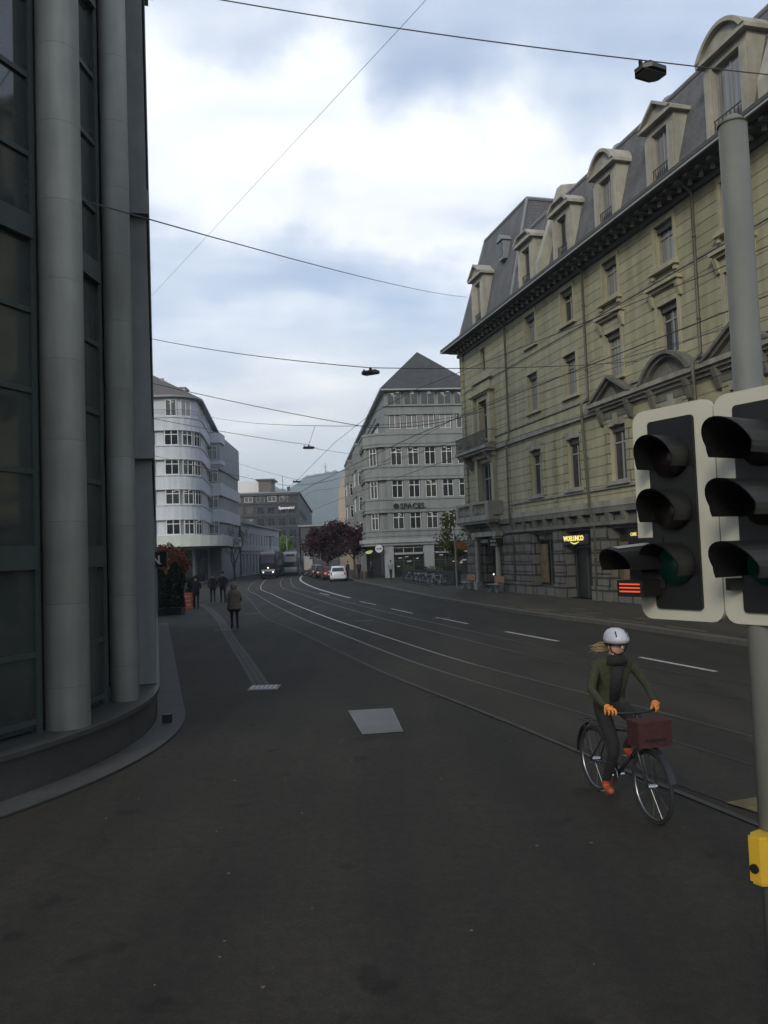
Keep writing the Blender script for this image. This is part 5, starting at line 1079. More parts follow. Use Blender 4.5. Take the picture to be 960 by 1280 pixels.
def cyclist():
    o = thing('person', 'cyclist in white helmet, dark olive jacket and orange gloves riding toward the camera', 'person', (2.26, 8.045, 0.012), RZ)
    V = [(-0.25, 0, 0.99), (-0.19, 0, 1.16), (-0.08, 0, 1.34), (-0.02, 0, 1.47), (0.02, 0, 1.55), (0.035, 0, 1.625)]
    R_ = [(0.135, 0.165), (0.115, 0.145), (0.12, 0.17), (0.055, 0.055), (0.085, 0.075), (0.085, 0.07)]; E_ = [(0, 1), (1, 2), (2, 3), (3, 4), (4, 5)]
    def add(par, pts, rad):
        i = par
        for p, r in zip(pts, rad): V.append(p); R_.append(r if isinstance(r, tuple) else (r, r)); E_.append((i, len(V)-1)); i = len(V)-1
        return i
    # right leg down (y<0), left knee up
    add(0, [(-0.17, -0.10, 0.93), (0.10, -0.12, 0.60), (-0.12, -0.12, 0.22), (-0.10, -0.12, 0.165), (0.02, -0.125, 0.155)], [0.095, 0.064, 0.044, 0.045, 0.036])
    add(0, [(-0.16, 0.10, 0.95), (0.22, 0.12, 0.83), (-0.10, 0.12, 0.56), (-0.09, 0.12, 0.505), (0.03, 0.125, 0.49)], [0.095, 0.066, 0.044, 0.045, 0.036])
    for s_ in (-1, 1): add(2, [(-0.07, s_*0.20, 1.38), (0.03, s_*0.31, 1.17), (0.22, s_*0.265, 1.035)], [0.062, 0.047, 0.034])
    olive = mat('olive_jacket', (0.030, 0.032, 0.014), 0.9, 0.35, 1.8, bump=1.0); dark = mat('black_trousers', (0.010, 0.010, 0.010), 0.9, 0.2, 1.8, bump=1.0); sh = mat('orange_red_shoes', (0.32, 0.06, 0.02), 0.6)
    me = skin_mesh('person_body', V, E_, R_, [M_SKIN, olive, dark, sh], 2)
    def f(c):
        if c.z > 1.50: return 0
        if c.z < 0.24 and c.y < 0 and c.x < 0.1: return 3
        if c.z < 0.56 and c.y > 0: return 3 if c.z < 0.56 and c.x < 0.12 and c.z < 0.545 else 2
        if c.z < 1.0 and c.x < 0.36 and abs(c.y) < 0.22: return 2
        return 1
    paint(me, f); link('body', me, o)
    a = MB()
    # open dark front of the jacket and scarf
    a.rings([(-0.02, 0, 1.40, 0.10, 0.12), (-0.01, 0, 1.46, 0.10, 0.105), (0.0, 0, 1.485, 0.075, 0.075)], 16); a.build('scarf', dark, o, True)
    a = MB(); a.rings([(-0.13, 0, 1.02, 0.075, 0.07), (-0.06, 0, 1.2, 0.075, 0.07), (0.0, 0, 1.38, 0.07, 0.075)], 12); a.build('jacket_front', dark, o, True)
    # face
    a = MB(); a.ball((0.125, 0, 1.575), 0.02, 0.014, 0.024, 8, 6); a.build('nose', M_SKIN, o, True)
    for s_ in (-1, 1):
        a = MB(); a.ball((0.102, s_*0.033, 1.605), 0.012, 0.016, 0.009, 8, 6); e_ = a.build('eye', M_WHITEP, o, True); a = MB(); a.ball((0.112, s_*0.033, 1.605), 0.005, 0.006, 0.006, 8, 6); a.build('pupil', M_BLACK, e_)
        a = MB(); a.ball((0.02, s_*0.083, 1.575), 0.02, 0.01, 0.03, 8, 6); a.build('ear', M_SKIN, o, True)
    a = MB(); a.ball((0.106, 0, 1.533), 0.008, 0.026, 0.007, 8, 6); a.build('mouth', mat('lips', (0.3, 0.12, 0.1), 0.6), o, True)
    # helmet with vents, rim and strap
    a = MB(); a.rings([(0.02, 0, 1.615, 0.142, 0.118), (0.02, 0, 1.65, 0.148, 0.122), (0.015, 0, 1.70, 0.133, 0.108), (0.01, 0, 1.735, 0.10, 0.08), (0.01, 0, 1.755, 0.05, 0.04), (0.01, 0, 1.758, 0.01, 0.01)], 24)
    h_ = a.build('helmet', mat('white_helmet', (0.42, 0.43, 0.47), 0.4, 0.05, 5), o, True)
    for y in (-0.06, -0.02, 0.02, 0.06):
        b = MB(); b.tube([(0.135, y, 1.675), (0.125, y*0.95, 1.70), (0.095, y*0.85, 1.728)], 0.007, 6); b.build('vent', M_BLACK, h_, True)
    b = MB(); b.rings([(0.02, 0, 1.60, 0.140, 0.116), (0.02, 0, 1.616, 0.144, 0.12)], 24); b.build('rim', M_BLACK, h_, True)
    for s_ in (-1, 1): b = MB(); b.tube([(0.05, s_*0.10, 1.61), (0.05, s_*0.075, 1.53), (0.06, 0, 1.495)], 0.006, 5); b.build('strap', M_BLACK, h_)
    # fair hair blowing out to the side
    a = MB(); rnd = random.Random(2)
    for k in range(46):
        y0 = -0.05-rnd.random()*0.03; z0 = 1.60-rnd.random()*0.07; L_ = rnd.uniform(0.06, 0.19); a.tube([(-0.03, y0, z0), (-0.06, y0-L_*0.5, z0+rnd.uniform(-.012, .018)), (-0.07+rnd.uniform(-.03, .03), y0-L_, z0+rnd.uniform(-.045, .03))], [0.009, 0.007, 0.002], 4)
    a.build('hair', mat('fair_hair', (0.22, 0.16, 0.085), 0.7, 0.3, 20, stretch=(1, 1, 6)), o, True)
    # gloves: palm, four fingers round the grip, thumb below
    gm = mat('orange_gloves', (0.58, 0.20, 0.04), 0.75, 0.2, 8)
    for s_ in (-1, 1):
        V2 = [(0.215, s_*0.268, 1.045), (0.255, s_*0.25, 1.03), (0.275, s_*0.245, 1.022)]; R2 = [(0.036, 0.034), (0.040, 0.030), (0.038, 0.026)]; E2 = [(0, 1), (1, 2)]
        for q, dl in enumerate((0.0, 0.004, 0.0, -0.008)):
            y = 0.212+0.024*q; b0 = len(V2); x0 = 0.315-0.022*q
            V2 += [(x0+dl, s_*y, 1.02), (x0+0.018+dl, s_*y, 0.992), (x0+0.002+dl, s_*y, 0.962)]; R2 += [(0.0115, 0.0115), (0.0105, 0.0105), (0.009, 0.009)]; E2 += [(2, b0), (b0, b0+1), (b0+1, b0+2)]
        b0 = len(V2); V2 += [(0.262, s_*0.205, 1.0), (0.275, s_*0.190, 0.968)]; R2 += [(0.013, 0.013), (0.0105, 0.0105)]; E2 += [(1, b0), (b0, b0+1)]
        link('glove', skin_mesh('glove', V2, E2, R2, [gm], 2), o)
    return o
cyclist()
M_B1 = mat('pale_bike_paint', (0.6, 0.6, 0.58), 0.35); M_B2 = mat('black_bike_paint', (0.02, 0.02, 0.022), 0.35); M_B3 = mat('green_bike_paint', (0.05, 0.10, 0.07), 0.35)
ordn = ['first', 'second', 'third', 'fourth', 'fifth', 'sixth', 'seventh', 'eighth']
proto = [None]*3
for i, t in enumerate((0.03, 0.13, 0.25, 0.38, 0.50, 0.64, 0.78, 0.93)):
    x = 2.05+(3.75-2.05)*t; y = 66.6+(55.6-66.6)*t; v = (0, 1, 0, 0, 2, 0, 1, 0)[i]
    lb = ordn[i]+' bicycle from the left in the row before the dark planter boxes'
    rz = radians(random.uniform(-22, 8))+(pi if i % 3 == 1 else 0)
    if proto[v] is None: b_ = bicycle(lb, (x, y, 0.12), rz, (M_B1, M_B2, M_B3)[v], 'bicycles parked along the planter boxes'); proto[v] = b_
    else: b_ = copy_tree(proto[v]); b_.location = (x, y, 0.12); b_.rotation_euler = (0, 0, rz); b_['label'] = lb
# planter boxes and railing behind
for i, t in enumerate((0.0, 0.24, 0.48, 0.72)):
    P0 = Vector((1.6, 69.2)); P1 = Vector((5.2, 56.2)); p = P0.lerp(P1, t+0.12); an = atan2(P1.y-P0.y, P1.x-P0.x)
    o = thing('planter_box', ordn[i]+' dark planter box from the left behind the parked bicycles', 'planter', (p.x, p.y, 0.12), an, 'dark planter boxes round the terrace')
    a = MB(); a.box(-1.55, 1.55, -0.25, 0.25, 0.05, 1.0); a.box(-1.58, 1.58, -0.28, 0.28, 0.94, 1.01); a.build('box', mat('dark_planter', (0.035, 0.037, 0.036), 0.6, 0.2, 3), o)
    b = MB(); rnd = random.Random(i)
    for k in range(260):
        q = Vector((rnd.uniform(-1.45, 1.45), rnd.uniform(-0.2, 0.2), 1.0+rnd.random()**2*0.3)); d = Vector((rnd.uniform(-1, 1), rnd.uniform(-1, 1), rnd.uniform(0, 1.4))).normalized()*0.07; e = d.cross(Vector((rnd.uniform(-1, 1), 1, 0.2))).normalized()*0.03
        b.quad(q-d, q+e, q+d, q-e)
    b.build('plants', L_DARK if i % 2 else L_YG, o)

# ------------------------------------------------------------------ benches
def bench(label, loc, rz):
    o = thing('bench', label, 'bench', loc, rz, 'benches against the sandstone building')
    a = MB()
    for k in range(4): a.box(-0.75, 0.75, -0.22+k*0.115, -0.125+k*0.115, 0.43, 0.465)
    a.build('seat', mat('pale_bench_slats', (0.24, 0.22, 0.18), 0.6, 0.2, 5), o)
    a = MB(); a.box(-0.7, 0.7, 0.25, 0.28, 0.56, 0.90); a.build('backrest', M_WOOD, o)
    for x in (-0.6, 0.6):
        a = MB(); a.tube([(x, -0.2, 0), (x, 0.22, 0.42)], 0.025, 6); a.tube([(x, 0.22, 0), (x, -0.2, 0.42)], 0.025, 6); a.tube([(x, 0.24, 0.3), (x, 0.27, 0.9)], 0.02, 6); a.build('leg', M_GREYM, o)
    return o
def rb(t, out_, z=0.12): return (5.39+0.2550*t-0.9669*out_, 51.82-0.9669*t-0.2550*out_, z)
bench('bench left of the corner entrance with orange-brown backrest', rb(1.15, 0.62), RA); bench('bench right of the corner entrance, in front of the drain pipe', rb(6.0, 0.75), RA)
# posts and signs near the terrace
o = thing('signpost', 'slim pale post with small orange sign beside the corner tree', 'sign', (4.62, 52.9, 0.12)); a = MB(); a.tube([(0, 0, 0), (0, 0, 3.1)], 0.06, 8); a.build('post', M_TRIM, o); a = MB(); a.box(0.07, 0.75, -0.03, 0.03, 2.55, 3.0); a.build('sign_panel', mat('orange_sign', (0.35, 0.12, 0.03), 0.6), o)
o = thing('round_sign', 'round white projecting sign reading CLUB on the office block corner', 'sign', (-0.62, 78.3, 0)); a = MB(); a.disc((0, 0, 3.02), (0, 1, 0), 0.38, 0.1, 28); a.build('disc', M_WHITEP, o)
a = MB(); a.tube([(0, 0.05, 3.4), (0.3, 0.6, 3.5)], 0.02, 6); a.build('bracket', M_BLACK, o); lettering('CLUB', 0.21, M_BLACK, o, (-0.27, -0.055, 2.95), 0, 0.008, 0.008)
o = thing('leaf_sign', 'small yellow-green leaf-shaped sign left of the round white sign', 'sign', (-1.62, 79.4, 2.72)); a = MB(); a.prismy([(0.36*cos(t)*(1+0.12*sin(3*t)), 0.17*sin(t)+0.06*cos(t)) for t in [2*pi*k/16 for k in range(16)]], 0, 0.06); a.build('panel', mat('yellow_green_sign', (0.42, 0.45, 0.15), 0.5, emit=(0.8, 0.9, 0.3, 0.12)), o); a = MB(); a.tube([(0.2, 0.03, 0), (0.6, 1.2, 0.2)], 0.02, 6); a.build('bracket', M_BLACK, o)
o = thing('awning', 'sloping dark grey awning on the street side of the office block', 'awning', (-1.55, 80.2, 0.12)); a = MB(); a.quad((-1.4, 0, 2.0), (-1.4, 4.5, 2.0), (0.0, 4.5, 2.9), (0.0, 0, 2.9)); a.quad((-1.4, 0, 1.97), (0.0, 0, 2.87), (0.0, 4.5, 2.87), (-1.4, 4.5, 1.97)); a.build('canvas', M_CONCS, o)
for y in (0.1, 4.4): a = MB(); a.tube([(-1.38, y, 0), (-1.38, y, 2.0)], 0.03, 6); a.build('post', M_GREYM, o)
for i, (x, y, l) in enumerate(((-3.05, 80.6, 0.1), (-2.55, 79.8, -0.05), (-2.2, 79.2, 0.02))):
    a = MB(); a.tube([(0, 0, 0), (l, 0, 2.35)], 0.06, 7); tag(a.build('tree_stake', mat('pale_timber', (0.20, 0.15, 0.11), 0.8, 0.2, 4), None, False, (x, y, 0.12)), ['leftmost', 'middle', 'rightmost'][i]+' of three pale wooden stakes under the purple trees', 'stake', 'wooden stakes under the trees')

# ------------------------------------------------------------------ vehicles
def car(label, loc, rz, paint_m, L=3.6, W=1.63, H=1.49, group='cars parked along the kerb', hatch=True):
    """nose towards +y; the tail faces the camera"""
    o = thing('parked_car', label, 'car', loc, rz, group); h2 = W/2
    st_ = [(-L/2, 0.86, 0.30, 0.62, 0.78), (-L/2+0.10, 0.95, 0.22, 0.72, 0.90), (-L/2+0.5, 1.0, 0.2, 0.78, 0.93), (0, 1.0, 0.18, 0.8, 0.92), (L/2-0.9, 1.0, 0.2, 0.76, 0.90), (L/2-0.25, 0.93, 0.22, 0.62, 0.74), (L/2, 0.78, 0.30, 0.5, 0.58)]
    a = MB(); n_ = 0; i0 = 0
    for (y, w, zb_, zs, zt_) in st_:
        w *= h2; a.v += [(-w*0.92, y, zb_), (-w, y, zb_+0.15), (-w, y, zs-0.05), (-w*0.93, y, zt_), (w*0.93, y, zt_), (w, y, zs-0.05), (w, y, zb_+0.15), (w*0.92, y, zb_)]
    for k in range(len(st_)-1):
        for j in range(8): q = (j+1) % 8; a.f.append((k*8+j, k*8+q, (k+1)*8+q, (k+1)*8+j)); a.m.append(0)
    a.f.append(tuple(range(8))); a.m.append(0); a.f.append(tuple(range((len(st_)-1)*8, len(st_)*8))); a.m.append(0)
    # cabin
    cab = [(-L/2+0.14, 0.84, 0.90, 0.90), (-L/2+0.34, 0.74, 0.9, H-0.10), (-L/2+0.75, 0.74, 0.9, H), (0.1, 0.74, 0.9, H-0.02), (L/2-1.25, 0.80, 0.9, H-0.28), (L/2-0.85, 0.84, 0.88, 0.90)]; b0 = len(a.v)
    for (y, w, zb_, zt_) in cab: w *= h2; a.v += [(-h2*0.93, y, zb_-0.04), (-w, y, zt_), (w, y, zt_), (h2*0.93, y, zb_-0.04)]
    for k in range(len(cab)-1):
        for j in range(3): a.f.append((b0+k*4+j, b0+k*4+j+1, b0+(k+1)*4+j+1, b0+(k+1)*4+j)); a.m.append(0)
    bd = a.build('body', paint_m, o, True)
    me = bd.data
    g_ = MB(); y0, y1 = -L/2+0.17, -L/2+0.325
    g_.quad((-h2*0.74, y0-0.02, 0.97), (h2*0.74, y0-0.02, 0.97), (h2*0.64, y1-0.022, H-0.17), (-h2*0.64, y1-0.022, H-0.17)); g_.build('rear_window', M_PANE, o)
    for s_ in (-1, 1):
        g_ = MB(); g_.quad((s_*h2*0.925, -L/2+0.5, 0.95), (s_*h2*0.925, L/2-1.1, 0.95), (s_*h2*0.80, L/2-1.35, H-0.22), (s_*h2*0.785, -L/2+0.62, H-0.14)); g_.build('side_window', M_PANE, o)
    g_ = MB(); g_.quad((-h2*0.8, L/2-0.88, 0.93), (h2*0.8, L/2-0.88, 0.93), (h2*0.74, L/2-1.22, H-0.27), (-h2*0.74, L/2-1.22, H-0.27)); g_.build('windscreen', M_PANE, o)
    for s_ in (-1, 1):
        g_ = MB(); g_.box(s_*h2*0.80-0.06, s_*h2*0.80+0.06, -L/2-0.015, -L/2+0.1, 0.62, 0.88); g_.build('tail_light', M_TAIL, o)
        for y in (-L/2+0.62, L/2-0.68):
            t_ = MB(); t_.disc((0, 0, 0), (1, 0, 0), 0.29, 0.2, 20); w_ = t_.build('wheel', M_RUBBER, o, True, (s_*(h2-0.09), y, 0.29)); t_ = MB(); t_.disc((s_*0.105, 0, 0), (1, 0, 0), 0.18, 0.01, 14); t_.build('rim', M_CHROME, w_)
        g_ = MB(); g_.box(s_*(h2+0.02)-0.07, s_*(h2+0.02)+0.07, L/2-1.25, L/2-1.12, 0.9, 1.03); g_.build('mirror', paint_m, o)
    g_ = MB(); g_.box(-h2*0.8, h2*0.8, -L/2-0.03, -L/2+0.05, 0.32, 0.46); g_.build('bumper', M_BLK2 if paint_m is not M_CARW else M_CARW, o)
    g_ = MB(); g_.box(-0.25, 0.25, -L/2-0.04, -L/2-0.031, 0.52, 0.63); g_.build('number_plate', M_WHITEP, o); return o
car('small rounded white hatchback parked at the end of the row', (-4.75, 79.2, 0.005), 0.06, M_CARW)
car('dark red car parked in front of the white hatchback', (-6.0, 85.0, 0.005), 0.12, M_CARR, 4.1, 1.72, 1.46)
car('black car parked third in the row, ahead of the dark red one', (-7.3, 91.0, 0.005), 0.14, M_CARB, 4.2, 1.74, 1.45)
car('dark grey car parked fourth in the row, nearest the box truck', (-8.4, 97.5, 0.005), 0.14, M_CARG, 4.3, 1.75, 1.5)
o = thing('box_truck', 'small truck with tall pale grey box parked beyond the dark cars', 'truck', (-10.4, 107, 0.005), 0.12)
a = MB(); a.box(-0.55, 0.55, -2.0, 1.2, 0.75, 2.55); a.build('cargo_box', mat('pale_truck_box', (0.42, 0.42, 0.41), 0.6, 0.08, 2), o); a = MB(); a.box(-0.8, 0.8, -2.1, 1.3, 0.45, 0.749); a.build('chassis', M_CARG, o)
a = MB(); a.prismx([(1.3, 0.4), (3.0, 0.4), (3.0, 1.1), (2.6, 1.95), (1.3, 2.0)], -0.78, 0.78); c_ = a.build('cab', M_CARG, o); a = MB(); a.quad((-0.7, 2.99, 1.15), (0.7, 2.99, 1.15), (0.64, 2.63, 1.9), (-0.64, 2.63, 1.9)); a.build('windscreen', M_PANE, c_)
for x in (-0.72, 0.72):
    for y in (-1.4, 2.2): a = MB(); a.disc((x, y, 0.34), (1, 0, 0), 0.34, 0.22, 18); a.build('wheel', M_RUBBER, o, True)
for s_ in (-1, 1): a = MB(); a.box(s_*0.65-0.08, s_*0.65+0.08, -2.13, -2.1, 0.5, 0.62); a.build('tail_light', M_TAIL, o)

def tram(label, loc, rz, upper, lower, band, lights):
    """front at y=0 facing -y, body runs to +y"""
    o = thing('tram', label, 'tram', loc, rz, 'trams approaching along the street'); W_ = 1.12; L_ = 30
    st_ = [(0.0, 0.80, 0.45, 2.6), (0.25, 0.98, 0.35, 2.95), (0.7, 1.08, 0.3, 3.15), (1.4, W_, 0.3, 3.2), (L_, W_, 0.3, 3.2)]
    a = MB()
    for (y, w, zb_, zt_) in st_: a.v += [(-w, y, zb_), (-w, y, 1.25), (-w*0.99, y, 2.35), (-w*0.86, y, zt_), (w*0.86, y, zt_), (w*0.99, y, 2.35), (w, y, 1.25), (w, y, zb_)]
    for k in range(len(st_)-1):
        for j in range(8): q = (j+1) % 8; a.f.append((k*8+j, k*8+q, (k+1)*8+q, (k+1)*8+j)); a.m.append(1 if j in (0, 6) else (0))
    a.f.append(tuple(range(8))); a.m.append(1); a.f.append(tuple(range(32, 40))); a.m.append(0)
    a.build('body', [upper, lower], o)
    a = MB(); a.quad((-0.84, -0.02, 1.18), (0.84, -0.02, 1.18), (0.80, 0.02, 2.5), (-0.80, 0.02, 2.5)); a.quad((-0.87, -0.01, 1.2), (-0.82, 0.03, 2.45), (-1.045, 0.6, 2.45), (-1.09, 0.6, 1.2)); a.quad((0.87, -0.01, 1.2), (1.09, 0.6, 1.2), (1.045, 0.6, 2.45), (0.82, 0.03, 2.45)); a.build('windscreen', M_PANE, o)
    a = MB(); a.box(-0.82, 0.82, -0.04, 0.1, 0.88, 1.10); a.build('front_band', band, o)
    a = MB(); a.box(-0.6, 0.6, -0.03, 0.1, 2.62, 2.84); a.build('destination_display', M_BLACK, o); a = MB(); a.box(-0.5, 0.35, -0.035, -0.031, 2.68, 2.78); 
    for s_ in (-1, 1):
        b = MB(); b.disc((s_*0.58, -0.06, 0.78), (0, 1, 0), 0.09, 0.05, 14); b.build('headlight', M_HEAD if lights else M_CHROME, o)
        for k in range(12): b = MB(); y = 2.0+k*2.3; b.box(s_*(W_+0.005)-0.01, s_*(W_+0.005)+0.01, y, y+1.9, 1.3, 2.3); b.build('side_window', M_PANE, o)
        b = MB(); b.box(s_*(W_+0.004)-0.008, s_*(W_+0.004)+0.008, 1.5, L_-0.2, 0.9, 1.1); b.build('side_band', band, o)
    if lights: b = MB(); b.disc((0, -0.03, 1.30), (0, 1, 0), 0.09, 0.04, 12); b.build('headlight', M_HEAD, o)
    a = MB(); a.box(-0.7, 0.7, 3, 8, 3.2, 3.5); a.box(-0.7, 0.7, 12, 15, 3.2, 3.45); a.build('roof_equipment', M_GREYM, o)
    a = MB(); a.tube([(0, 10, 3.3), (0, 11.2, 4.2), (0, 10.2, 5.3)], 0.04, 6); a.tube([(-0.7, 10.2, 5.32), (0.7, 10.2, 5.32)], 0.03, 6); a.build('pantograph', M_BLACK, o)
    a = MB(); a.box(-0.9, 0.9, 0.2, 0.5, 0.06, 0.34); a.build('skirt', M_BLACK, o)
M_TW = mat('white_tram_paint', (0.45, 0.46, 0.47), 0.35, 0.06, 1); M_TB = mat('dark_violet_tram_paint', (0.035, 0.03, 0.07), 0.35, 0.1, 1); M_TG = mat('grey_tram_paint', (0.27, 0.29, 0.30), 0.4, 0.08, 1); M_TD = mat('dark_tram_front', (0.035, 0.04, 0.05), 0.35, 0.1, 1)
tram('tram with dark violet front and lit headlamps, left of the two', (-14.2, 96.5, 0.01), 0.11, M_TD, M_TB, M_TW, True)
tram('pale grey tram behind and right of the violet one', (-12.75, 107, 0.01), 0.10, M_TG, M_TG, M_TW, False)

# ------------------------------------------------------------------ traffic signals on their pole
o = thing('signal_pole', 'tall grey traffic signal pole close to the camera at the right edge', 'pole', (1.86, 4.0, 0))
a = MB(); a.tube([(0, 0, 0), (0, 0, 4.72)], [0.078, 0.070], 20); a.tube([(0, 0, 4.72), (0, 0, 4.77)], [0.078, 0.03], 20); a.tube([(0, 0, 0), (0, 0, 0.12)], 0.12, 20); a.build('pole', mat('grey_pole_paint', (0.15, 0.155, 0.135), 0.6, 0.12, 5, stain=0.2), o, True)
for z in (2.35, 3.15): a = MB(); a.box(-0.16, 0.06, -0.03, 0.03, z, z+0.06); a.tube([(0, 0, z-0.02), (0, 0, z+0.08)], 0.092, 16); a.build('clamp', M_BLK2, o)
o = thing('push_button_box', 'yellow pedestrian push-button box on the signal pole', 'push button', (1.86, 4.0, 0), radians(-58))
a = MB(); sec = [(-0.065+0.03, -0.065), (0.065-0.03, -0.065), (0.065, -0.03), (0.065, 0.06), (-0.065, 0.06), (-0.065, -0.03)]
a.prism([(x*0.8, y-0.115) for x, y in sec], 0.965, 1.165); a.prism([(x*0.65, y*0.8-0.115) for x, y in sec], 1.165, 1.18); a.prism([(x*0.65, y*0.8-0.115) for x, y in sec], 0.95, 0.965); a.build('housing', mat('yellow_plastic', (0.50, 0.31, 0.02), 0.5, 0.08, 4), o)
a = MB(); a.disc((0, -0.185, 1.03), (0, 1, 0), 0.022, 0.012, 16); a.build('button', M_BLK2, o)
bd_ = Vector((-0.52, 0.85)).normalized(); bn = Vector((-bd_.y, bd_.x)); ang = atan2(bd_.y, bd_.x)     # board runs along bd_, lamps face bn (left)
LENS_OFF = [mat('dark_red_lens', (0.008, 0.003, 0.003), 0.4), mat('dark_amber_lens', (0.008, 0.006, 0.003), 0.4), mat('green_lens', (0.002, 0.010, 0.008), 0.4, emit=(0.0, 0.9, 0.6, 0.003))]
def signal(label, s0, s1, z0=2.18, z1=3.34, VL=0.19):
    Q = Vector((1.80, 4.0)); p = Q+bd_*s0; Wd = s1-s0
    o = thing('traffic_signal', label, 'traffic light', (p.x, p.y, 0), ang, 'signals on the near pole')
    def rr(x0, x1, za, zb_, r):
        P = []
        for (cx, cz, t0) in ((x1-r, za+r, -pi/2), (x1-r, zb_-r, 0), (x0+r, zb_-r, pi/2), (x0+r, za+r, pi)):
            for k in range(5): t = t0+pi/2*k/4; P.append((cx+r*cos(t), cz+r*sin(t)))
        return P
    a = MB(); a.prismy(rr(0, Wd, z0, z1, 0.07), 0, 0.03); a.build('white_border', M_CREAMP, o)
    # local +y is the lamp side (left of the board's run)
    a = MB(); a.prismy(rr(0.115, Wd-0.115, z0+0.06, z1-0.07, 0.02), 0.0301, 0.045); a.build('backplate', M_BLACK, o)
    a = MB(); cx = Wd/2; a.box(cx-0.14, cx+0.14, -0.10, -0.001, z0+0.08, z1-0.08); a.build('housing', M_BLK2, o)
    for k, zc in enumerate((3.05, 2.765, 2.475)):
        l_ = MB(); l_.disc((cx, 0.062, zc), (0, 1, 0), 0.10, 0.03, 24); lo = l_.build('lamp', LENS_OFF[k], o, True)
        v = MB(); n_ = 18; R_ = 0.122; A0, A1 = radians(-25), radians(205)
        for q in range(n_):
            t0 = A0+(A1-A0)*q/n_; t1 = A0+(A1-A0)*(q+1)/n_; L0 = VL
            def pt(t, y, R2): return (cx+R2*cos(t), y, zc+R2*sin(t))
            e0 = L0*(0.72+0.28*max(0, sin(t0))); e1 = L0*(0.72+0.28*max(0, sin(t1)))
            v.quad(pt(t0, 0.05, R_), pt(t1, 0.05, R_), pt(t1, 0.05+e1, R_), pt(t0, 0.05+e0, R_)); v.quad(pt(t0, 0.05, R_-0.006), pt(t0, 0.05+e0, R_-0.006), pt(t1, 0.05+e1, R_-0.006), pt(t1, 0.05, R_-0.006))
        v.build('visor', M_BLK2, lo)
    return o
signal('left traffic signal with white-edged black backplate beside the pole', 0.125, 0.65); signal('right traffic signal, half beyond the right edge of the picture', -0.42, 0.118, VL=0.36)
# small extra lamp with deep hood, left of the boards
o = thing('signal_lamp', 'single hooded signal lamp glowing orange-red below its hood, left of the black boards', 'traffic light', (1.50, 4.50, 2.50), ang)
a = MB(); a.box(-0.12, 0.12, -0.10, 0.06, -0.15, 0.13); a.tube([(0, -0.1, 0), (0.05, -0.2, 0)], 0.03, 8); a.build('housing', M_BLK2, o)
a = MB(); n_ = 20; A0, A1 = radians(-12), radians(192)
def hp(t, y, R2): return (R2*cos(t), y, R2*0.95*sin(t)-0.02)
for q in range(n_):
    t0 = A0+(A1-A0)*q/n_; t1 = A0+(A1-A0)*(q+1)/n_; e0 = 0.06+0.30*(0.8+0.2*max(0, sin(t0))); e1 = 0.06+0.30*(0.8+0.2*max(0, sin(t1)))
    a.quad(hp(t0, 0.06, 0.125), hp(t1, 0.06, 0.125), hp(t1, e1, 0.105), hp(t0, e0, 0.105)); a.quad(hp(t0, 0.06, 0.118), hp(t0, e0, 0.099), hp(t1, e1, 0.099), hp(t1, 0.06, 0.118))
    a.quad(hp(t0, e0, 0.105), hp(t1, e1, 0.105), hp(t1, e1, 0.099), hp(t0, e0, 0.099))
a.build('hood', M_BLK2, o, True)
a = MB(); n_ = 8
for q in range(n_):
    t0 = radians(66)+radians(48)*q/n_; t1 = radians(66)+radians(48)*(q+1)/n_
    a.quad(hp(t0, 0.065, 0.129), hp(t1, 0.065, 0.129), hp(t1, 0.33, 0.111), hp(t0, 0.33, 0.111))
a.build('hood_highlight', mat('painted_sky_highlight', (0.26, 0.26, 0.26), 0.4), o, True)  # pale strip: sky highlight painted along the top of the dark hood
a = MB(); a.box(-0.09, 0.09, 0.061, 0.20, -0.19, -0.10); a.build('lamp_box', M_BLK2, o)
a = MB()
for k in range(3): a.box(-0.07, 0.07, 0.2005, 0.206, -0.125-0.02*k, -0.117-0.02*k)
a.build('lamp', mat('glowing_orange_red', (0.5, 0.08, 0.02), 0.4, emit=(1, 0.13, 0.03, 0.35)), o)

# ------------------------------------------------------------------ overhead wires and hanging lamps
def wire(label, pts, r, sag=0.0, group='span wires above the street'):
    P_ = []
    for k in range(len(pts)-1):
        a_, b_ = Vector(pts[k]), Vector(pts[k+1])
        for q in range(10): t = q/10; p = a_.lerp(b_, t); p.z -= sag*4*t*(1-t); P_.append(p)
    P_.append(Vector(pts[-1])); c = P_[0].copy(); m = MB(); m.tube([tuple(p-c) for p in P_], r, 5)
    return tag(m.build('span_wire', M_WIRE, None, True, tuple(c)), label, 'wire', group)
def hanging_lamp(label, loc, w=0.5, rz=0.1):
    o = thing('hanging_lamp', label, 'street lamp', loc, rz, 'lamps hung from the span wires')
    a = MB(); h = w/2; a.prism([(-h, -0.08), (-h+0.09, -0.17), (h-0.09, -0.17), (h, -0.08), (h, 0.08), (h-0.09, 0.17), (-h+0.09, 0.17), (-h, 0.08)], -0.06, 0.0); a.prism([(-h*0.85, -0.12), (h*0.85, -0.12), (h*0.85, 0.12), (-h*0.85, 0.12)], 0.0, 0.03); a.build('housing', mat('dark_lamp_housing', (0.05, 0.052, 0.055), 0.5, 0.15, 4), o)
    a = MB(); a.box(-h*0.8, h*0.8, -0.11, 0.11, -0.075, -0.061); a.build('lens', M_GREYM, o)
    a = MB(); a.box(-0.03, 0.03, -0.03, 0.03, 0.03, 0.13); a.box(-h*0.9, -h*0.9+0.04, -0.02, 0.02, 0.0, 0.1); a.build('hanger', M_BLACK, o)
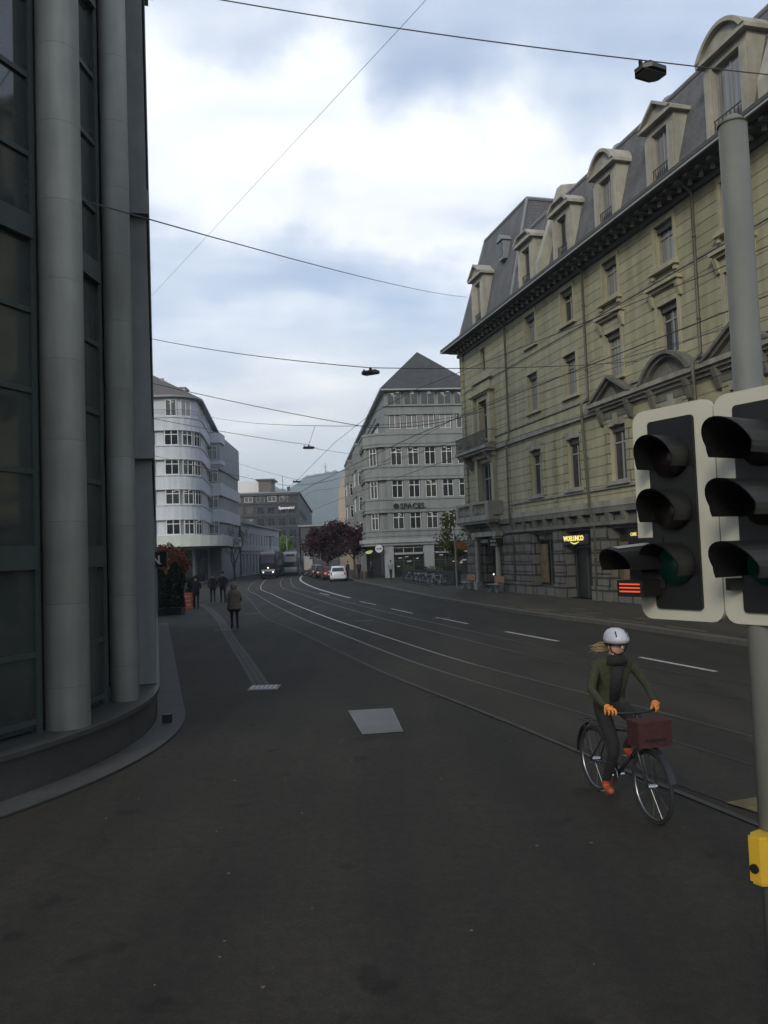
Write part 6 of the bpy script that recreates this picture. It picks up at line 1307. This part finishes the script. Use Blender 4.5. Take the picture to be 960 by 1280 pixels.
wire('topmost span wire, carrying the nearest hanging lamp', [(-4.2, 11, 11.15), (-2.12, 11, 10.56), (3.96, 11, 9.42), (14.6, 14.4, 10.2)], 0.009, 0.05); hanging_lamp('nearest hanging lamp, high at the upper right of the street', (4.0, 11, 9.28), 0.44, 0.45)
wire('long span wire from the near granite column to the sandstone corner roof', [(-4.02, 10.35, 7.46), (5.95, 51.9, 19.2)], 0.011, 0.22)
a = MB(); a.tube([(0, 0, 0), (0.16, 0.02, 0)], [0.05, 0.03], 10); tag(a.build('wire_anchor', M_GREYM, None, True, (-4.13, 10.33, 7.46)), 'small round wire anchor fixed to the near granite column', 'anchor')
wire('span wire over the mid street with one hanging lamp', [(-9.5, 33, 11.9), (-0.24, 23, 7.98), (10.6, 32.2, 10.0)], 0.013, 0.12); hanging_lamp('hanging lamp alone on the mid-street span wire', (-0.24, 23, 7.86), 0.52, -0.5)
wire('lower span wire leaving the end of the granite building', [(-9.55, 33, 8.55), (-3.57, 39, 8.02), (-3.0, 43, 8.25), (-1.9, 79.6, 12.5)], 0.012, 0.06); hanging_lamp('small hanging lamp below the crossing wires', (-3.57, 39, 7.90), 0.56, 0.3)
wire('pale far span wire crossing from the white building', [(-19.5, 84.0, 18.1), (-3.22, 39, 8.95), (6.3, 48.4, 11.0)], 0.014, 0.3)
wire('short drop wire holding the small hanging lamp', [(-3.22, 39, 8.95), (-3.55, 39, 8.05)], 0.010)
wire('far span wire carrying the most distant hanging lamp', [(-21.0, 90, 15.2), (-5.93, 55, 7.86), (4.9, 53.5, 9.9)], 0.012, 0.2); hanging_lamp('most distant hanging lamp, in front of the hill', (-5.93, 55, 7.74), 0.56, 0.3)
wire('thin faint wire slanting high over the left side of the street', [(-9.4, 33.0, 13.7), (0.53, 12, 10.71), (5.6, 1.5, 9.4)], 0.004, 0.0)
for d, lb in ((-0.52, 'contact wire over the left tram track'), (2.30, 'contact wire over the right tram track')):
    P_ = [p for p in offs(RAIL, d) if p.y > -6][::4]; m = MB(); c = P_[0]; m.tube([(p.x-c.x, p.y-c.y, 0) for p in P_], 0.009, 5)
    tag(m.build('contact_wire', M_WIRE, None, True, (c.x, c.y, 5.5)), lb, 'wire', 'tram contact wires')
    P2 = P_[::1]; m = MB(); m.tube([(p.x-c.x, p.y-c.y, 0.9+0.35*cos(k*0.9)) for k, p in enumerate(P2)], 0.007, 5); tag(m.build('messenger_wire', M_WIRE, None, True, (c.x, c.y, 5.5)), lb.replace('contact wire', 'messenger wire above the contact wire'), 'wire', 'tram messenger wires')
for (t, z, y, lb) in ((12.0, 9.6, 42, 'low span wire fixed below the first pediment'), (26, 9.9, 24, 'low span wire fixed between two pediments')):
    c = rb(t, 0, z); q = offs(RAIL, -0.5); p = min(q, key=lambda v: abs(v.y-y)); wire(lb, [c, (p.x+2.8, p.y, 6.6), (p.x, p.y, 6.4), (p.x-9, p.y+2, 9.0)], 0.011, 0.1)
o = thing('street_pole', 'slim pale pole in front of the bright green tree', 'pole', (-19.9, 162, 0)); a = MB(); a.tube([(0, 0, 0), (0, 0, 6.5)], [0.16, 0.11], 8); a.build('pole', M_TRIM, o); a = MB(); a.tube([(0, 0, 6.2), (1.4, 0, 6.6)], 0.05, 6); a.build('arm', M_TRIM, o)

# ------------------------------------------------------------------ air
a = MB(); a.box(-2700, 2700, -300, 2300, -1.2, 222)
hm = bpy.data.materials.new('haze'); hm.use_nodes = True; n = hm.node_tree.nodes; n.remove(n['Principled BSDF'])
pvn = n.new('ShaderNodeVolumePrincipled'); pvn.inputs['Density'].default_value = 0.00042; pvn.inputs['Color'].default_value = (0.80, 0.90, 1.0, 1); hm.node_tree.links.new(pvn.outputs[0], n['Material Output'].inputs['Volume'])
tag(a.build('haze', hm), kind='stuff')
